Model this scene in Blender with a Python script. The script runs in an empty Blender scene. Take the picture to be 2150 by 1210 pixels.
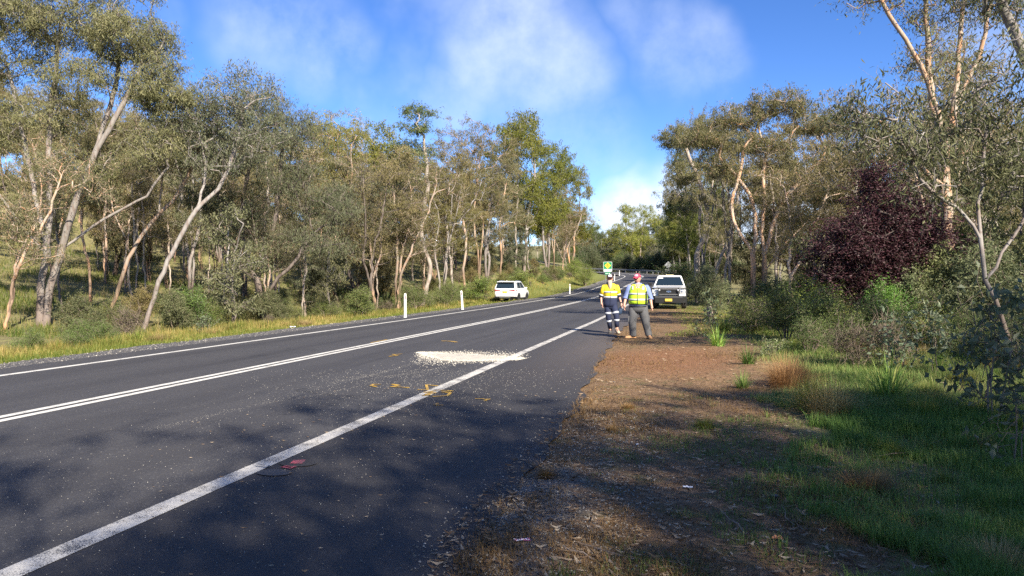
import bpy, bmesh, math, random
import numpy as np
from mathutils import Vector, Matrix

# ------------------------------------------------------------------ camera, sky, sun, exposure
SC = bpy.context.scene
CT = SC.collection
YAW = math.radians(13.9)
CA, SA = math.cos(YAW), math.sin(YAW)
EYE = 1.6
cd = bpy.data.cameras.new('camera')
cd.sensor_width = 36.0
cd.lens = 1550.0 / 2150.0 * 36.0
cd.shift_y = -17.0 / 2150.0
cd.clip_start = 0.1
cd.clip_end = 6000
cam = bpy.data.objects.new('camera', cd)
CT.objects.link(cam)
cam.location = (0, 0, EYE)
cam.rotation_euler = (math.pi / 2, 0, YAW)
SC.camera = cam

SUN_EL = math.radians(33.0)
SUN_AZ = math.radians(139.0)          # clockwise from +Y
sdir = Vector((math.sin(SUN_AZ) * math.cos(SUN_EL), math.cos(SUN_AZ) * math.cos(SUN_EL), math.sin(SUN_EL)))
sl = bpy.data.lights.new('sun', 'SUN')
sl.energy = 4.2
sl.angle = math.radians(0.55)
sl.color = (1.0, 0.91, 0.77)
so = bpy.data.objects.new('sun', sl)
CT.objects.link(so)
so.rotation_euler = sdir.to_track_quat('Z', 'Y').to_euler()
so.location = (0, 0, 60)

SC.view_settings.view_transform = 'Standard'
SC.view_settings.look = 'None'
SC.view_settings.gamma = 1.0
SC.view_settings.use_curve_mapping = False
SC.view_settings.exposure = 1.55
SC.render.film_transparent = False
SC.cycles.max_bounces = 6
SC.cycles.diffuse_bounces = 3
SC.cycles.transmission_bounces = 4
SC.cycles.transparent_max_bounces = 6
SC.cycles.sample_clamp_indirect = 4.0
SC.cycles.use_denoising = False


def nd(nt, typ, props=None, ins=None):
    n = nt.nodes.new('ShaderNode' + typ)
    for k, v in (props or {}).items():
        setattr(n, k, v)
    for k, v in (ins or {}).items():
        if isinstance(v, bpy.types.NodeSocket):
            nt.links.new(v, n.inputs[k])
        else:
            n.inputs[k].default_value = v
    return n


def mth(nt, op, a, b=None, clamp=False):
    ins = {0: a}
    if b is not None:
        ins[1] = b
    return nd(nt, 'Math', {'operation': op, 'use_clamp': clamp}, ins).outputs[0]


def ramp(nt, fac, stops, interp='LINEAR'):
    r = nd(nt, 'ValToRGB', None, {0: fac})
    r.color_ramp.interpolation = interp
    e = r.color_ramp.elements
    while len(e) < len(stops):
        e.new(0.5)
    for i, (p, c) in enumerate(stops):
        e[i].position = p
        e[i].color = (c[0], c[1], c[2], 1) if not isinstance(c, (int, float)) else (c, c, c, 1)
    return r.outputs[0]


def mix(nt, fac, a, b, mode='MIX'):
    n = nd(nt, 'MixRGB', {'blend_type': mode}, {0: fac})
    for i, v in ((1, a), (2, b)):
        if isinstance(v, bpy.types.NodeSocket):
            nt.links.new(v, n.inputs[i])
        else:
            n.inputs[i].default_value = (v[0], v[1], v[2], 1)
    return n.outputs[0]


def noise(nt, vec, scale, detail=4, rough=0.55, out='Fac'):
    ins = {'Scale': scale, 'Detail': detail, 'Roughness': rough}
    if vec is not None:
        ins['Vector'] = vec
    return nd(nt, 'TexNoise', None, ins).outputs[out]


def ray_dir(px, py):
    v = Vector(((px - 1075) / 1550, 1.0, (588 - py) / 1550))
    return Vector((v.x * CA - v.y * SA, v.x * SA + v.y * CA, v.z)).normalized()


W = bpy.data.worlds.new('World')
SC.world = W
W.use_nodes = True
nt = W.node_tree
nt.nodes.clear()
geo = nd(nt, 'NewGeometry')
vdir = nd(nt, 'VectorMath', {'operation': 'SCALE'}, {0: geo.outputs['Incoming'], 'Scale': -1.0}).outputs[0]
sky = nd(nt, 'TexSky')
sky.sky_type = 'NISHITA'
sky.sun_disc = False
sky.sun_elevation = SUN_EL
sky.sun_rotation = SUN_AZ
sky.altitude = 2000
sky.air_density = 0.85
sky.dust_density = 0.05
sky.ozone_density = 2.6
skyc = nd(nt, 'HueSaturation', None, {'Hue': 0.511, 'Saturation': 1.22, 'Value': 1.0, 'Color': sky.outputs[0]}).outputs[0]
# clouds: a thin broken layer; the soft banks seen in the photograph are placed by direction
wob = noise(nt, vdir, 3.1, 4, 0.6, 'Color')
wob = nd(nt, 'VectorMath', {'operation': 'SUBTRACT'}, {0: wob, 1: (0.5, 0.5, 0.5)}).outputs[0]
wob = nd(nt, 'VectorMath', {'operation': 'SCALE'}, {0: wob, 'Scale': 0.20}).outputs[0]
vw = nd(nt, 'VectorMath', {'operation': 'ADD'}, {0: vdir, 1: wob}).outputs[0]
cl = None
for (px, py, r, amp) in ((590, 5, .085, .42), (700, 70, .065, .44), (1085, 70, .095, .56), (1150, 150, .075, .50), (985, 190, .06, .36),
                         (1385, 90, .065, .38), (1475, 85, .055, .38), (1330, 60, .05, .3), (1235, 275, .06, .30), (1140, 260, .05, .25),
                         (1340, 425, .075, 2.2), (1275, 445, .06, 2.0), (1400, 400, .06, 2.2), (1460, 440, .08, 1.5), (1215, 480, .05, 1.3), (1560, 470, .10, 1.2), (1000, 500, .10, 1.0)):
    d = ray_dir(px, py)
    di = nd(nt, 'VectorMath', {'operation': 'DISTANCE'}, {0: vw, 1: d}).outputs['Value']
    m = nd(nt, 'MapRange', {'interpolation_type': 'SMOOTHERSTEP'}, {'Value': di, 'From Min': r * 1.35, 'From Max': r * .3, 'To Min': 0.0, 'To Max': amp}).outputs[0]
    cl = m if cl is None else mth(nt, 'MAXIMUM', cl, m)
fine = noise(nt, vdir, 5.5, 7, 0.6)
fine = nd(nt, 'MapRange', None, {'Value': fine, 'From Min': .34, 'From Max': .62, 'To Min': .15, 'To Max': 1.05}).outputs[0]
cl = mth(nt, 'MULTIPLY', cl, fine)
gen = noise(nt, vdir, 2.2, 6, 0.55)
gen = nd(nt, 'MapRange', {'interpolation_type': 'SMOOTHSTEP'}, {'Value': gen, 'From Min': .50, 'From Max': .74, 'To Min': 0.0, 'To Max': .5}).outputs[0]
cl = mth(nt, 'MAXIMUM', cl, gen, True)
skyf = mix(nt, cl, skyc, (4.6, 5.1, 6.1))
bg = nd(nt, 'Background', None, {'Color': skyf, 'Strength': 0.080})
out = nd(nt, 'OutputWorld', None, {'Surface': bg.outputs[0]})
W.cycles.sampling_method = 'MANUAL'
W.cycles.sample_map_resolution = 512

# ------------------------------------------------------------------ helpers
RS = np.random.RandomState(11)


def tag(o, label=None, cat=None, group=None, kind=None):
    if label: o['label'] = label
    if cat: o['category'] = cat
    if group: o['group'] = group
    if kind: o['kind'] = kind
    return o


def link(name, me, parent=None, loc=None):
    o = bpy.data.objects.new(name, me)
    CT.objects.link(o)
    if parent is not None: o.parent = parent
    if loc is not None: o.location = loc
    return o


def empty(name, loc, rz=0.0, label=None, cat=None, group=None):
    o = bpy.data.objects.new(name, None)
    CT.objects.link(o)
    o.empty_display_size = 0.2
    o.location = loc
    o.rotation_euler = (0, 0, rz)
    tag(o, label, cat, group)
    return o


def npmesh(name, V, F, mats, midx=None, smooth=False, attrs=None):
    """V (n,3); F: array (m,k) or list of such arrays"""
    if not isinstance(F, (list, tuple)): F = [F]
    F = [np.asarray(f, dtype=np.int32) for f in F if len(f)]
    me = bpy.data.meshes.new(name)
    V = np.asarray(V, dtype=np.float32)
    tot = np.concatenate([np.full(len(f), f.shape[1], dtype=np.int32) for f in F])
    lp = np.concatenate([f.ravel() for f in F])
    me.vertices.add(len(V)); me.vertices.foreach_set('co', V.ravel())
    me.loops.add(len(lp)); me.loops.foreach_set('vertex_index', lp)
    st = np.concatenate([[0], np.cumsum(tot)[:-1]]).astype(np.int32)
    me.polygons.add(len(tot)); me.polygons.foreach_set('loop_start', st)
    me.polygons.foreach_set('loop_total', tot)
    for m in (mats if isinstance(mats, (list, tuple)) else [mats]): me.materials.append(m)
    if midx is not None: me.polygons.foreach_set('material_index', np.asarray(midx, dtype=np.int32))
    me.polygons.foreach_set('use_smooth', np.full(len(tot), bool(smooth)))
    for k, (dom, arr) in (attrs or {}).items():
        a = me.attributes.new(k, 'FLOAT', dom)
        a.data.foreach_set('value', np.asarray(arr, dtype=np.float32))
    me.update(calc_edges=True)
    return me


class MB:
    """collects simple solids, then links them as one mesh object"""
    def __init__(s): s.v = []; s.f = []; s.n = 0; s.mi = []
    def add(s, V, F, mi=0):
        s.v.extend([tuple(map(float, p)) for p in V]); s.f.extend([tuple(int(i) + s.n for i in f) for f in F])
        s.mi.extend([mi] * len(F)); s.n += len(V); return s
    def box(s, x0, x1, y0, y1, z0, z1, mi=0):
        V = [(x, y, z) for z in (z0, z1) for y in (y0, y1) for x in (x0, x1)]
        return s.add(V, [(0, 2, 3, 1), (4, 5, 7, 6), (0, 1, 5, 4), (2, 6, 7, 3), (0, 4, 6, 2), (1, 3, 7, 5)], mi)
    def tube(s, pts, r, n=8, mi=0, flat=1.0, cap=True, ref=None):
        pts = [Vector(p) for p in pts]; k = len(pts)
        rr = r if isinstance(r, (list, tuple)) else [r] * k
        V = []; fixed = ref is not None; ref = Vector(ref) if fixed else Vector((0, 0, 1))
        for i, p in enumerate(pts):
            t = (pts[min(i + 1, k - 1)] - pts[max(i - 1, 0)]).normalized()
            if not fixed and abs(t.dot(ref)) > .95: ref = Vector((0, 1, 0)) if abs(t.y) < .9 else Vector((1, 0, 0))
            a = t.cross(ref).normalized(); b = a.cross(t).normalized()
            ri = rr[i]; ra, rb = ri if isinstance(ri, (list, tuple)) else (ri, ri * flat)
            for j in range(n):
                q = 2 * math.pi * j / n
                V.append(p + a * (math.cos(q) * ra) + b * (math.sin(q) * rb))
        F = [(i * n + j, i * n + (j + 1) % n, (i + 1) * n + (j + 1) % n, (i + 1) * n + j) for i in range(k - 1) for j in range(n)]
        if cap: F += [tuple(range(n))[::-1], tuple((k - 1) * n + j for j in range(n))]
        return s.add(V, F, mi)
    def rings(s, rings, mi=0, cap=True):
        """rings: list of lists of points (closed)"""
        n = len(rings[0]); V = [p for r in rings for p in r]; k = len(rings)
        F = [(i * n + j, i * n + (j + 1) % n, (i + 1) * n + (j + 1) % n, (i + 1) * n + j) for i in range(k - 1) for j in range(n)]
        if cap: F += [tuple(range(n))[::-1], tuple((k - 1) * n + j for j in range(n))]
        return s.add(V, F, mi)
    def ell(s, c, r, nu=12, nv=8, mi=0, z0=-1.0, z1=1.0):
        R = []
        for i in range(nv + 1):
            a = math.asin(z0) + (math.asin(z1) - math.asin(z0)) * i / nv
            a = max(-1.55, min(1.55, a))
            R.append([(c[0] + r[0] * math.cos(a) * math.cos(2 * math.pi * j / nu), c[1] + r[1] * math.cos(a) * math.sin(2 * math.pi * j / nu), c[2] + r[2] * math.sin(a)) for j in range(nu)])
        return s.rings(R, mi)
    def prism(s, poly, y0, y1, mi=0):
        """poly in xz, extruded along y"""
        n = len(poly)
        V = [(x, y0, z) for x, z in poly] + [(x, y1, z) for x, z in poly]
        return s.add(V, [tuple(range(n)), tuple(range(2 * n - 1, n - 1, -1))] + [(i, i + n, (i + 1) % n + n, (i + 1) % n) for i in range(n)], mi)
    def build(s, name, mats, parent=None, loc=None, smooth=False, bevel=0):
        me = bpy.data.meshes.new(name)
        me.from_pydata(s.v, [], s.f)
        mats = mats if isinstance(mats, (list, tuple)) else [mats]
        for m in mats: me.materials.append(m)
        me.polygons.foreach_set('material_index', np.array(s.mi, dtype=np.int32))
        bm = bmesh.new(); bm.from_mesh(me)
        bmesh.ops.recalc_face_normals(bm, faces=bm.faces)
        if bevel: bmesh.ops.bevel(bm, geom=bm.edges[:], offset=bevel, segments=2, affect='EDGES', profile=.6)
        bm.to_mesh(me); bm.free()
        me.polygons.foreach_set('use_smooth', np.full(len(me.polygons), bool(smooth)))
        me.update()
        return link(name, me, parent, loc)


# ------------------------------------------------------------------ materials
def mat(name):
    m = bpy.data.materials.new(name); m.use_nodes = True
    t = m.node_tree; t.nodes.clear()
    o = nd(t, 'OutputMaterial')
    return m, t, o


def pbr(name, col, rough=0.6, metal=0.0, spec=0.5, var=0.12, scale=12, bump=0.0, coat=0.0):
    m, t, o = mat(name)
    tc = nd(t, 'TexCoord').outputs['Object']
    f = noise(t, tc, scale, 4)
    c = mix(t, f, [x * (1 - var) for x in col], [min(1, x * (1 + var)) for x in col])
    b = nd(t, 'BsdfPrincipled', None, {'Base Color': c, 'Roughness': rough, 'Metallic': metal, 'Specular IOR Level': spec, 'Coat Weight': coat})
    if bump:
        bp = nd(t, 'Bump', None, {'Strength': bump, 'Distance': 0.01, 'Height': noise(t, tc, scale * 4, 3)})
        t.links.new(bp.outputs[0], b.inputs['Normal'])
    t.links.new(b.outputs[0], o.inputs[0])
    return m


def leafmat(name, c1, c2, c3, trans=0.28, rough=0.5, spec=0.4):
    """colour per leaf (face attribute rnd), tinted per plant (object colour)"""
    m, t, o = mat(name)
    r = nd(t, 'Attribute', {'attribute_name': 'rnd'}).outputs['Fac']
    c = ramp(t, r, [(0.0, c1), (0.55, c2), (1.0, c3)])
    oi = nd(t, 'ObjectInfo')
    c = mix(t, 1.0, c, oi.outputs['Color'], 'MULTIPLY')
    ov = nd(t, 'MapRange', None, {'Value': oi.outputs['Random'], 'To Min': .82, 'To Max': 1.16}).outputs[0]
    c = nd(t, 'HueSaturation', None, {'Value': ov, 'Color': c}).outputs[0]
    b = nd(t, 'BsdfPrincipled', None, {'Base Color': c, 'Roughness': rough, 'Specular IOR Level': spec})
    tr = nd(t, 'BsdfTranslucent', None, {'Color': nd(t, 'HueSaturation', None, {'Saturation': 1.15, 'Value': 1.25, 'Color': c}).outputs[0]})
    mx = nd(t, 'MixShader', None, {0: trans, 1: b.outputs[0], 2: tr.outputs[0]})
    t.links.new(mx.outputs[0], o.inputs[0])
    return m


def barkmat(name, low, high, patch, zsplit=2.2, stretch=0.22):
    m, t, o = mat(name)
    tc = nd(t, 'TexCoord').outputs['Object']
    mp = nd(t, 'Mapping', None, {'Vector': tc, 'Scale': (1, 1, stretch)}).outputs[0]
    f1 = noise(t, mp, 9, 6, .62)
    f2 = noise(t, mp, 3.2, 3, .5)
    z = nd(t, 'SeparateXYZ', None, {0: tc}).outputs[2]
    zz = mth(t, 'ADD', z, mth(t, 'MULTIPLY', f2, 2.5))
    up = nd(t, 'MapRange', {'interpolation_type': 'SMOOTHSTEP'}, {'Value': zz, 'From Min': zsplit, 'From Max': zsplit + 2.4}).outputs[0]
    hi = mix(t, ramp(t, f1, [(.44, 0.0), (.6, 1.0)]), high, patch)
    lo = mix(t, ramp(t, f1, [(.35, 0.0), (.62, 1.0)]), low, [x * .38 for x in low])
    lo = mix(t, ramp(t, f2, [(.48, 0.0), (.56, 1.0)]), lo, patch)
    c = mix(t, up, lo, hi)
    oi = nd(t, 'ObjectInfo')
    c = mix(t, 1.0, c, oi.outputs['Color'], 'MULTIPLY')
    ov = nd(t, 'MapRange', None, {'Value': oi.outputs['Random'], 'To Min': .75, 'To Max': 1.2}).outputs[0]
    c = nd(t, 'HueSaturation', None, {'Value': ov, 'Color': c}).outputs[0]
    bp = nd(t, 'Bump', None, {'Strength': .55, 'Distance': 0.03, 'Height': f1})
    b = nd(t, 'BsdfPrincipled', None, {'Base Color': c, 'Roughness': .82, 'Specular IOR Level': .25, 'Normal': bp.outputs[0]})
    t.links.new(b.outputs[0], o.inputs[0])
    return m


M_LEAF = leafmat('gum_leaf', (.080, .086, .040), (.180, .176, .086), (.320, .290, .165), .34, .6, .2)
M_LEAFG = leafmat('grey_gum_leaf', (.070, .078, .040), (.155, .160, .085), (.270, .250, .155), .3, .6, .2)
M_LEAFB = leafmat('fresh_gum_leaf', (.070, .085, .022), (.165, .172, .048), (.275, .250, .090), .34, .6, .2)
M_SHRUB = leafmat('shrub_leaf', (0.048, 0.0768, 0.0256), (0.112, 0.1472, 0.0512), (0.208, 0.224, 0.088), .2)
M_PLUM = leafmat('plum_leaf', (.030, .013, .016), (.068, .027, .034), (.135, .060, .066), .2, .5, .3)
M_BROAD = leafmat('broad_leaf', (.075, .095, .050), (.125, .150, .090), (.24, .26, .18), .25, .5, .3)
M_GRASS = leafmat('grass_blade', (0.069, 0.1207, 0.0207), (0.161, 0.1898, 0.0437), (0.3795, 0.3105, 0.138), .3, .6, .3)
M_GRASSR = leafmat('lush_grass_blade', (.070, .145, .034), (.140, .225, .062), (.31, .30, .13), .3, .6, .2)
M_STRAW = leafmat('dry_blade', (0.175, 0.125, 0.0625), (0.3, 0.225, 0.125), (0.475, 0.3875, 0.2375), .2, .7, .2)
M_TWIG = pbr('twig_bark', (.20, .155, .12), .85, 0, .2, .4, 3)
M_BARK = barkmat('gum_bark', (.24, .17, .12), (.34, .295, .245), (.38, .24, .16))
M_BARKG = barkmat('grey_bark', (.19, .14, .11), (.27, .25, .23), (.20, .16, .14), 1.2)
M_BARKD = barkmat('dark_bark', (.12, .085, .065), (.17, .14, .12), (.09, .07, .06), 1.5)
M_BARKO = barkmat('orange_bark', (.29, .20, .14), (.36, .30, .24), (.42, .235, .13), 3.0)
M_BARKP = barkmat('pale_bark', (.26, .20, .16), (.37, .33, .28), (.26, .20, .16), .8)

# ------------------------------------------------------------------ the lie of the land
HS = [-80, 55, 68, 77, 86, 95, 105, 114, 128, 136, 145, 155, 165, 175, 190, 400]
HV = [0, 0, .03, .17, .42, .80, 1.15, 1.5, 1.86, 2.12, 2.55, 3.05, 3.5, 3.9, 4.3, 4.4]
XCY = [-80, 28, 41, 60, 68, 84, 95, 110, 123, 130, 136]
XCX = [-7.75, -7.75, -7.92, -8.45, -8.7, -8.65, -8.5, -8.6, -8.85, -9.05, -9.2]
ACX, ACY, AR = -34.2, 136.0, 25.0


def smooth(a, b, x):
    t = np.clip((x - a) / (b - a), 0, 1)
    return t * t * (3 - 2 * t)


def centre(S):
    """centre line point and left normal at path length S"""
    if S <= 136:
        x = float(np.interp(S, XCY, XCX)); dx = float(np.interp(S + 2, XCY, XCX) - np.interp(S - 2, XCY, XCX)) / 4 if S < 134 else 0
        t = Vector((dx, 1)).normalized()
        return Vector((x, S)), Vector((-t.y, t.x))
    th = (S - 136) / AR
    if th < math.pi / 2:
        return Vector((ACX + AR * math.cos(th), ACY + AR * math.sin(th))), Vector((-math.cos(th), -math.sin(th)))
    return Vector((ACX - (S - 136 - AR * math.pi / 2), ACY + AR)), Vector((0, -1))


def road_coords(X, Y):
    """signed offset from the centre line (right positive) and path length"""
    X = np.asarray(X, float); Y = np.asarray(Y, float)
    s1 = X - np.interp(Y, XCY, XCX); S1 = Y
    th = np.arctan2(Y - ACY, np.maximum(X - ACX, 1e-6))
    s2 = np.hypot(X - ACX, Y - ACY) - AR; S2 = 136 + AR * th
    s3 = Y - (ACY + AR); S3 = 136 + AR * math.pi / 2 + (ACX - X)
    up = Y > 136
    s = np.where(up, np.where(X > ACX, s2, s3), np.where(X > ACX, s1, np.maximum(s1, s3)))
    S = np.where(up, np.where(X > ACX, S2, S3), np.where(X > ACX, S1, np.where(s1 > s3, S1, S3)))
    return s, S


def roadH(S): return np.interp(S, HS, HV)


def fbm(X, Y, sc, seed=0):
    r = np.random.RandomState(seed); o = 0
    for k in range(5):
        a = r.uniform(0, 6.28, 3); f = sc * (1.7 ** k)
        o = o + (np.sin(X * f * math.cos(a[0]) + Y * f * math.sin(a[0]) + a[1]) * np.sin(Y * f * .83 * math.cos(a[2]) - X * f * .9 * math.sin(a[2]) + a[0])) / (1.5 ** k)
    return o


def ground(X, Y):
    X = np.asarray(X, float); Y = np.asarray(Y, float)
    s, S = road_coords(X, Y)
    near = 1 - smooth(8, 22, np.abs(s))
    base = near * roadH(S) + (1 - near) * roadH(np.minimum(Y, 175))
    tl = np.maximum(-s - 5.2, 0)       # distance beyond the left shoulder
    tr = np.maximum(s - 5.6, 0)        # distance beyond the right shoulder
    ys = smooth(48, 80, Y)
    dip = np.interp(tl, [0, 1, 3, 7, 12, 20, 40, 80, 125, 200, 2000], [0, -.10, -.32, -.62, -.35, .85, 5.0, 15.5, 24, 32, 60])
    bank = np.interp(tl, [0, .8, 2, 4, 7, 12, 20, 40, 80, 125, 200, 2000], [0, -.12, 0, .9, 1.9, 2.6, 4.2, 8, 16, 24, 32, 60])
    L = (1 - ys) * dip + ys * bank
    pad = smooth(50, 56, Y) * (1 - smooth(70, 76, Y)) * (1 - smooth(3.4, 5.0, tl))
    L = L * (1 - pad) + pad * (-.20 * smooth(.1, .8, tl))
    # SUV bay: lower shoulder left of the line
    R = np.where(Y > 60, -.06 * np.minimum(tr, 30) * smooth(60, 100, Y), 0) + .5 * smooth(12, 40, tr) * (1 - smooth(60, 100, Y))
    far = smooth(190, 330, Y) * 9 + smooth(300, 900, Y) * 30
    bump = (fbm(X, Y, .35, 3) * .05 + fbm(X, Y, 1.3, 5) * .018) * smooth(.3, 2.5, tl + tr) + fbm(X, Y, .05, 9) * .5 * smooth(15, 60, tl + tr)
    return base + np.where(s < 0, L, R) + far * smooth(2, 30, tl + tr) + bump


def P(px, d):
    """ground point seen in picture column px at depth d"""
    u = (px - 1075) / 1550 * d
    x = u * CA - d * SA; y = d * CA + u * SA
    return x, y


def PG(px, py, z=0.0):
    """point of level z seen at pixel"""
    d = 1550 * (EYE - z) / (py - 588)
    return P(px, d)


# terrain sheet
def graded(lo, a, b, hi, st, gr=1.09):
    c = list(np.arange(a, b + 1e-6, st)); x = b; d = st
    while x < hi: d *= gr; x += d; c.append(min(x, hi))
    x = a; d = st; l = []
    while x > lo: d *= gr; x -= d; l.append(max(x, lo))
    return np.array(l[::-1] + c)


gx = graded(-2500, -16, 8, 2500, .3); gy = graded(-900, -2, 26, 3200, .35, 1.02)
GX, GY = np.meshgrid(gx, gy)
gs, gS = road_coords(GX, GY)
redge_a = np.interp(gS, [-20, 3.5, 6, 9, 12, 16, 22, 40, 60, 110, 190], [6.7, 6.55, 6.40, 6.38, 6.15, 5.85, 5.5, 5.45, 5.3, 4.6, 5.8])
GZ = ground(GX, GY) - (.05 + .0016 * np.clip(GY - 30, 0, 200)) * np.where(gs > 0, 1 - smooth(redge_a - .25, redge_a + .2, gs), 1 - smooth(4.9, 5.9, -gs))
nx, ny = len(gx), len(gy)
ii = (np.arange(ny - 1)[:, None] * nx + np.arange(nx - 1)[None, :]).ravel()
TF = np.stack([ii, ii + 1, ii + nx + 1, ii + nx], 1)
dirt = np.where(gs > 0, (1 - smooth(8.2, 9.6, gs + .35 * fbm(GX, GY, .9, 21))) * (1 - .8 * smooth(34, 48, GY)), 0)
red = np.exp(-((GX + .9 - .02 * GY) / 1.9) ** 2 - ((GY - 15.0) / 3.2) ** 2) + .6 * np.exp(-((GX - 1.2) / 1.0) ** 2 - ((GY - 6.0) / .6) ** 2)
verge = np.where(gs < 0, 1 - smooth(9.0, 12.0, -gs + .5 * fbm(GX, GY, .7, 4)), 0)
grav = np.where(gs > 0, (1 - smooth(6.6, 7.4, gs)) * (1 - smooth(4.5, 8, GY)), 1 - smooth(5.4, 5.9, -gs + .2 * fbm(GX, GY, 1.5, 6)))
lush = np.where(gs > 0, smooth(8.6, 10.5, gs + .4 * fbm(GX, GY, .8, 2)) * (1 - smooth(20, 30, GY)), 0)

m, t, o = mat('earth_and_grass')
tc = nd(t, 'TexCoord').outputs['Object']
at = lambda n: nd(t, 'Attribute', {'attribute_name': n}).outputs['Fac']
n1 = noise(t, tc, .8, 6, .6); n2 = noise(t, tc, 14, 6, .65); n3 = noise(t, tc, 55, 4, .7)
n4 = noise(t, tc, 3.1, 5, .6)
hill = mix(t, ramp(t, n1, [(.35, 0.0), (.65, 1.0)]), (.15, .16, .06), (.30, .26, .115))
hill = mix(t, ramp(t, n4, [(.40, 0.0), (.62, 1.0)]), hill, (.17, .145, .08))
vg = mix(t, n2, (.075, .11, .025), (.20, .19, .06))
dr = mix(t, ramp(t, n2, [(.36, 0.0), (.6, 1.0)]), (.125, .076, .042), (.245, .158, .092))
dr = mix(t, ramp(t, n3, [(.60, 0.0), (.70, 1.0)]), dr, (.36, .28, .18))
dr = mix(t, ramp(t, n4, [(.52, 0.0), (.66, .7)]), dr, (.115, .115, .048))
rd = mix(t, n2, (.17, .080, .042), (.29, .160, .085))
gv = mix(t, ramp(t, n3, [(.38, 0.0), (.62, 1.0)]), (.045, .043, .042), (.30, .28, .26))
ls = mix(t, n2, (.07, .095, .03), (.16, .155, .065))
c = mix(t, at('verge'), hill, vg)
c = mix(t, at('lush'), c, ls)
dm = nd(t, 'MapRange', {'interpolation_type': 'SMOOTHSTEP'}, {'Value': mth(t, 'ADD', at('dirt'), mth(t, 'MULTIPLY', mth(t, 'SUBTRACT', n4, .5), .9)), 'From Min': .3, 'From Max': .7}).outputs[0]
c = mix(t, dm, c, dr)
rm = nd(t, 'MapRange', {'interpolation_type': 'SMOOTHSTEP'}, {'Value': mth(t, 'ADD', at('red'), mth(t, 'MULTIPLY', mth(t, 'SUBTRACT', n2, .5), .9)), 'From Min': .3, 'From Max': .9}).outputs[0]
c = mix(t, rm, c, rd)
gm = nd(t, 'MapRange', {'interpolation_type': 'SMOOTHSTEP'}, {'Value': mth(t, 'ADD', at('grav'), mth(t, 'MULTIPLY', mth(t, 'SUBTRACT', n4, .5), 1.2)), 'From Min': .4, 'From Max': .75}).outputs[0]
c = mix(t, gm, c, gv)
bp = nd(t, 'Bump', None, {'Strength': .9, 'Distance': .035, 'Height': mth(t, 'ADD', n2, mth(t, 'MULTIPLY', n3, .5))})
b = nd(t, 'BsdfPrincipled', None, {'Base Color': c, 'Roughness': .95, 'Specular IOR Level': .15, 'Normal': bp.outputs[0]})
t.links.new(b.outputs[0], o.inputs[0])
M_GROUND = m
me = npmesh('ground', np.stack([GX.ravel(), GY.ravel(), GZ.ravel()], 1), TF, M_GROUND, smooth=True,
            attrs={k: ('POINT', v.ravel()) for k, v in dict(dirt=dirt, red=red, verge=verge, grav=grav, lush=lush).items()})
tag(link('ground', me), kind='structure')

# ------------------------------------------------------------------ asphalt and its paint
m, t, o = mat('asphalt')
tc = nd(t, 'TexCoord').outputs['Object']
a1 = noise(t, tc, 260, 2, .7); a2 = noise(t, tc, 1.1, 5, .55)
st = nd(t, 'Mapping', None, {'Vector': tc, 'Scale': (2.4, .12, 1)}).outputs[0]
a3 = noise(t, st, 1.0, 5, .6)
vor = nd(t, 'TexVoronoi', None, {'Vector': tc, 'Scale': 95}).outputs['Color']
vs = nd(t, 'SeparateXYZ', None, {0: vor}).outputs[0]
c = mix(t, a1, (.030, .030, .033), (.068, .066, .070))
c = mix(t, ramp(t, vs, [(.90, 0.0), (.97, 1.0)]), c, (.12, .115, .11))
c = mix(t, mth(t, 'MULTIPLY', ramp(t, a2, [(.35, 0.0), (.65, 1.0)]), .5), c, (.064, .061, .061))
c = mix(t, mth(t, 'MULTIPLY', ramp(t, a3, [(.5, 0.0), (.72, 1.0)]), .45), c, (.024, .023, .026))
sx = nd(t, 'SeparateXYZ', None, {0: tc})
wv = mth(t, 'ADD', sx.outputs[0], mth(t, 'MULTIPLY', noise(t, tc, .5, 3), .5))
for cx in (-4.75, -6.55, -9.0, -10.6):
    tk = nd(t, 'MapRange', {'interpolation_type': 'SMOOTHSTEP'}, {'Value': mth(t, 'ABSOLUTE', mth(t, 'SUBTRACT', wv, cx + .25)), 'From Min': .08, 'From Max': .50, 'To Min': .32, 'To Max': 0}).outputs[0]
    c = mix(t, tk, c, (.030, .029, .032))
ck = nd(t, 'TexVoronoi', {'feature': 'DISTANCE_TO_EDGE'}, {'Vector': nd(t, 'VectorMath', {'operation': 'ADD'}, {0: tc, 1: nd(t, 'VectorMath', {'operation': 'SCALE'}, {0: noise(t, tc, 1.7, 4, .6, 'Color'), 'Scale': 1.1}).outputs[0]}).outputs[0], 'Scale': .16}).outputs['Distance']
ckm = mth(t, 'MULTIPLY', ramp(t, ck, [(.0, 1.0), (.0022, 0.0)]), ramp(t, noise(t, tc, .35, 2), [(.5, 0.0), (.6, .8)]))
c = mix(t, ckm, c, (.012, .012, .013))
# the shoulder outside the right edge line is a darker, fresher seal; wheel tracks polished smooth
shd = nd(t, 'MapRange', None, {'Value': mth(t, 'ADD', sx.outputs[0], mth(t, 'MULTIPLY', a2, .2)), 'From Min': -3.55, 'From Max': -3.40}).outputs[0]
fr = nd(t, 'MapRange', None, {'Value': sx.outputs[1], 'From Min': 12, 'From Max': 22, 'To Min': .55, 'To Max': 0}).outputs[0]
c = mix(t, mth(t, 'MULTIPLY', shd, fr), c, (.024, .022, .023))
dst = nd(t, 'MapRange', None, {'Value': mth(t, 'ADD', sx.outputs[0], mth(t, 'MULTIPLY', a3, 1.2)), 'From Min': -3.0, 'From Max': -1.7, 'To Max': .5}).outputs[0]
c = mix(t, mth(t, 'MULTIPLY', dst, nd(t, 'MapRange', None, {'Value': sx.outputs[1], 'From Min': 10, 'From Max': 17}).outputs[0]), c, (.13, .105, .09))
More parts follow.
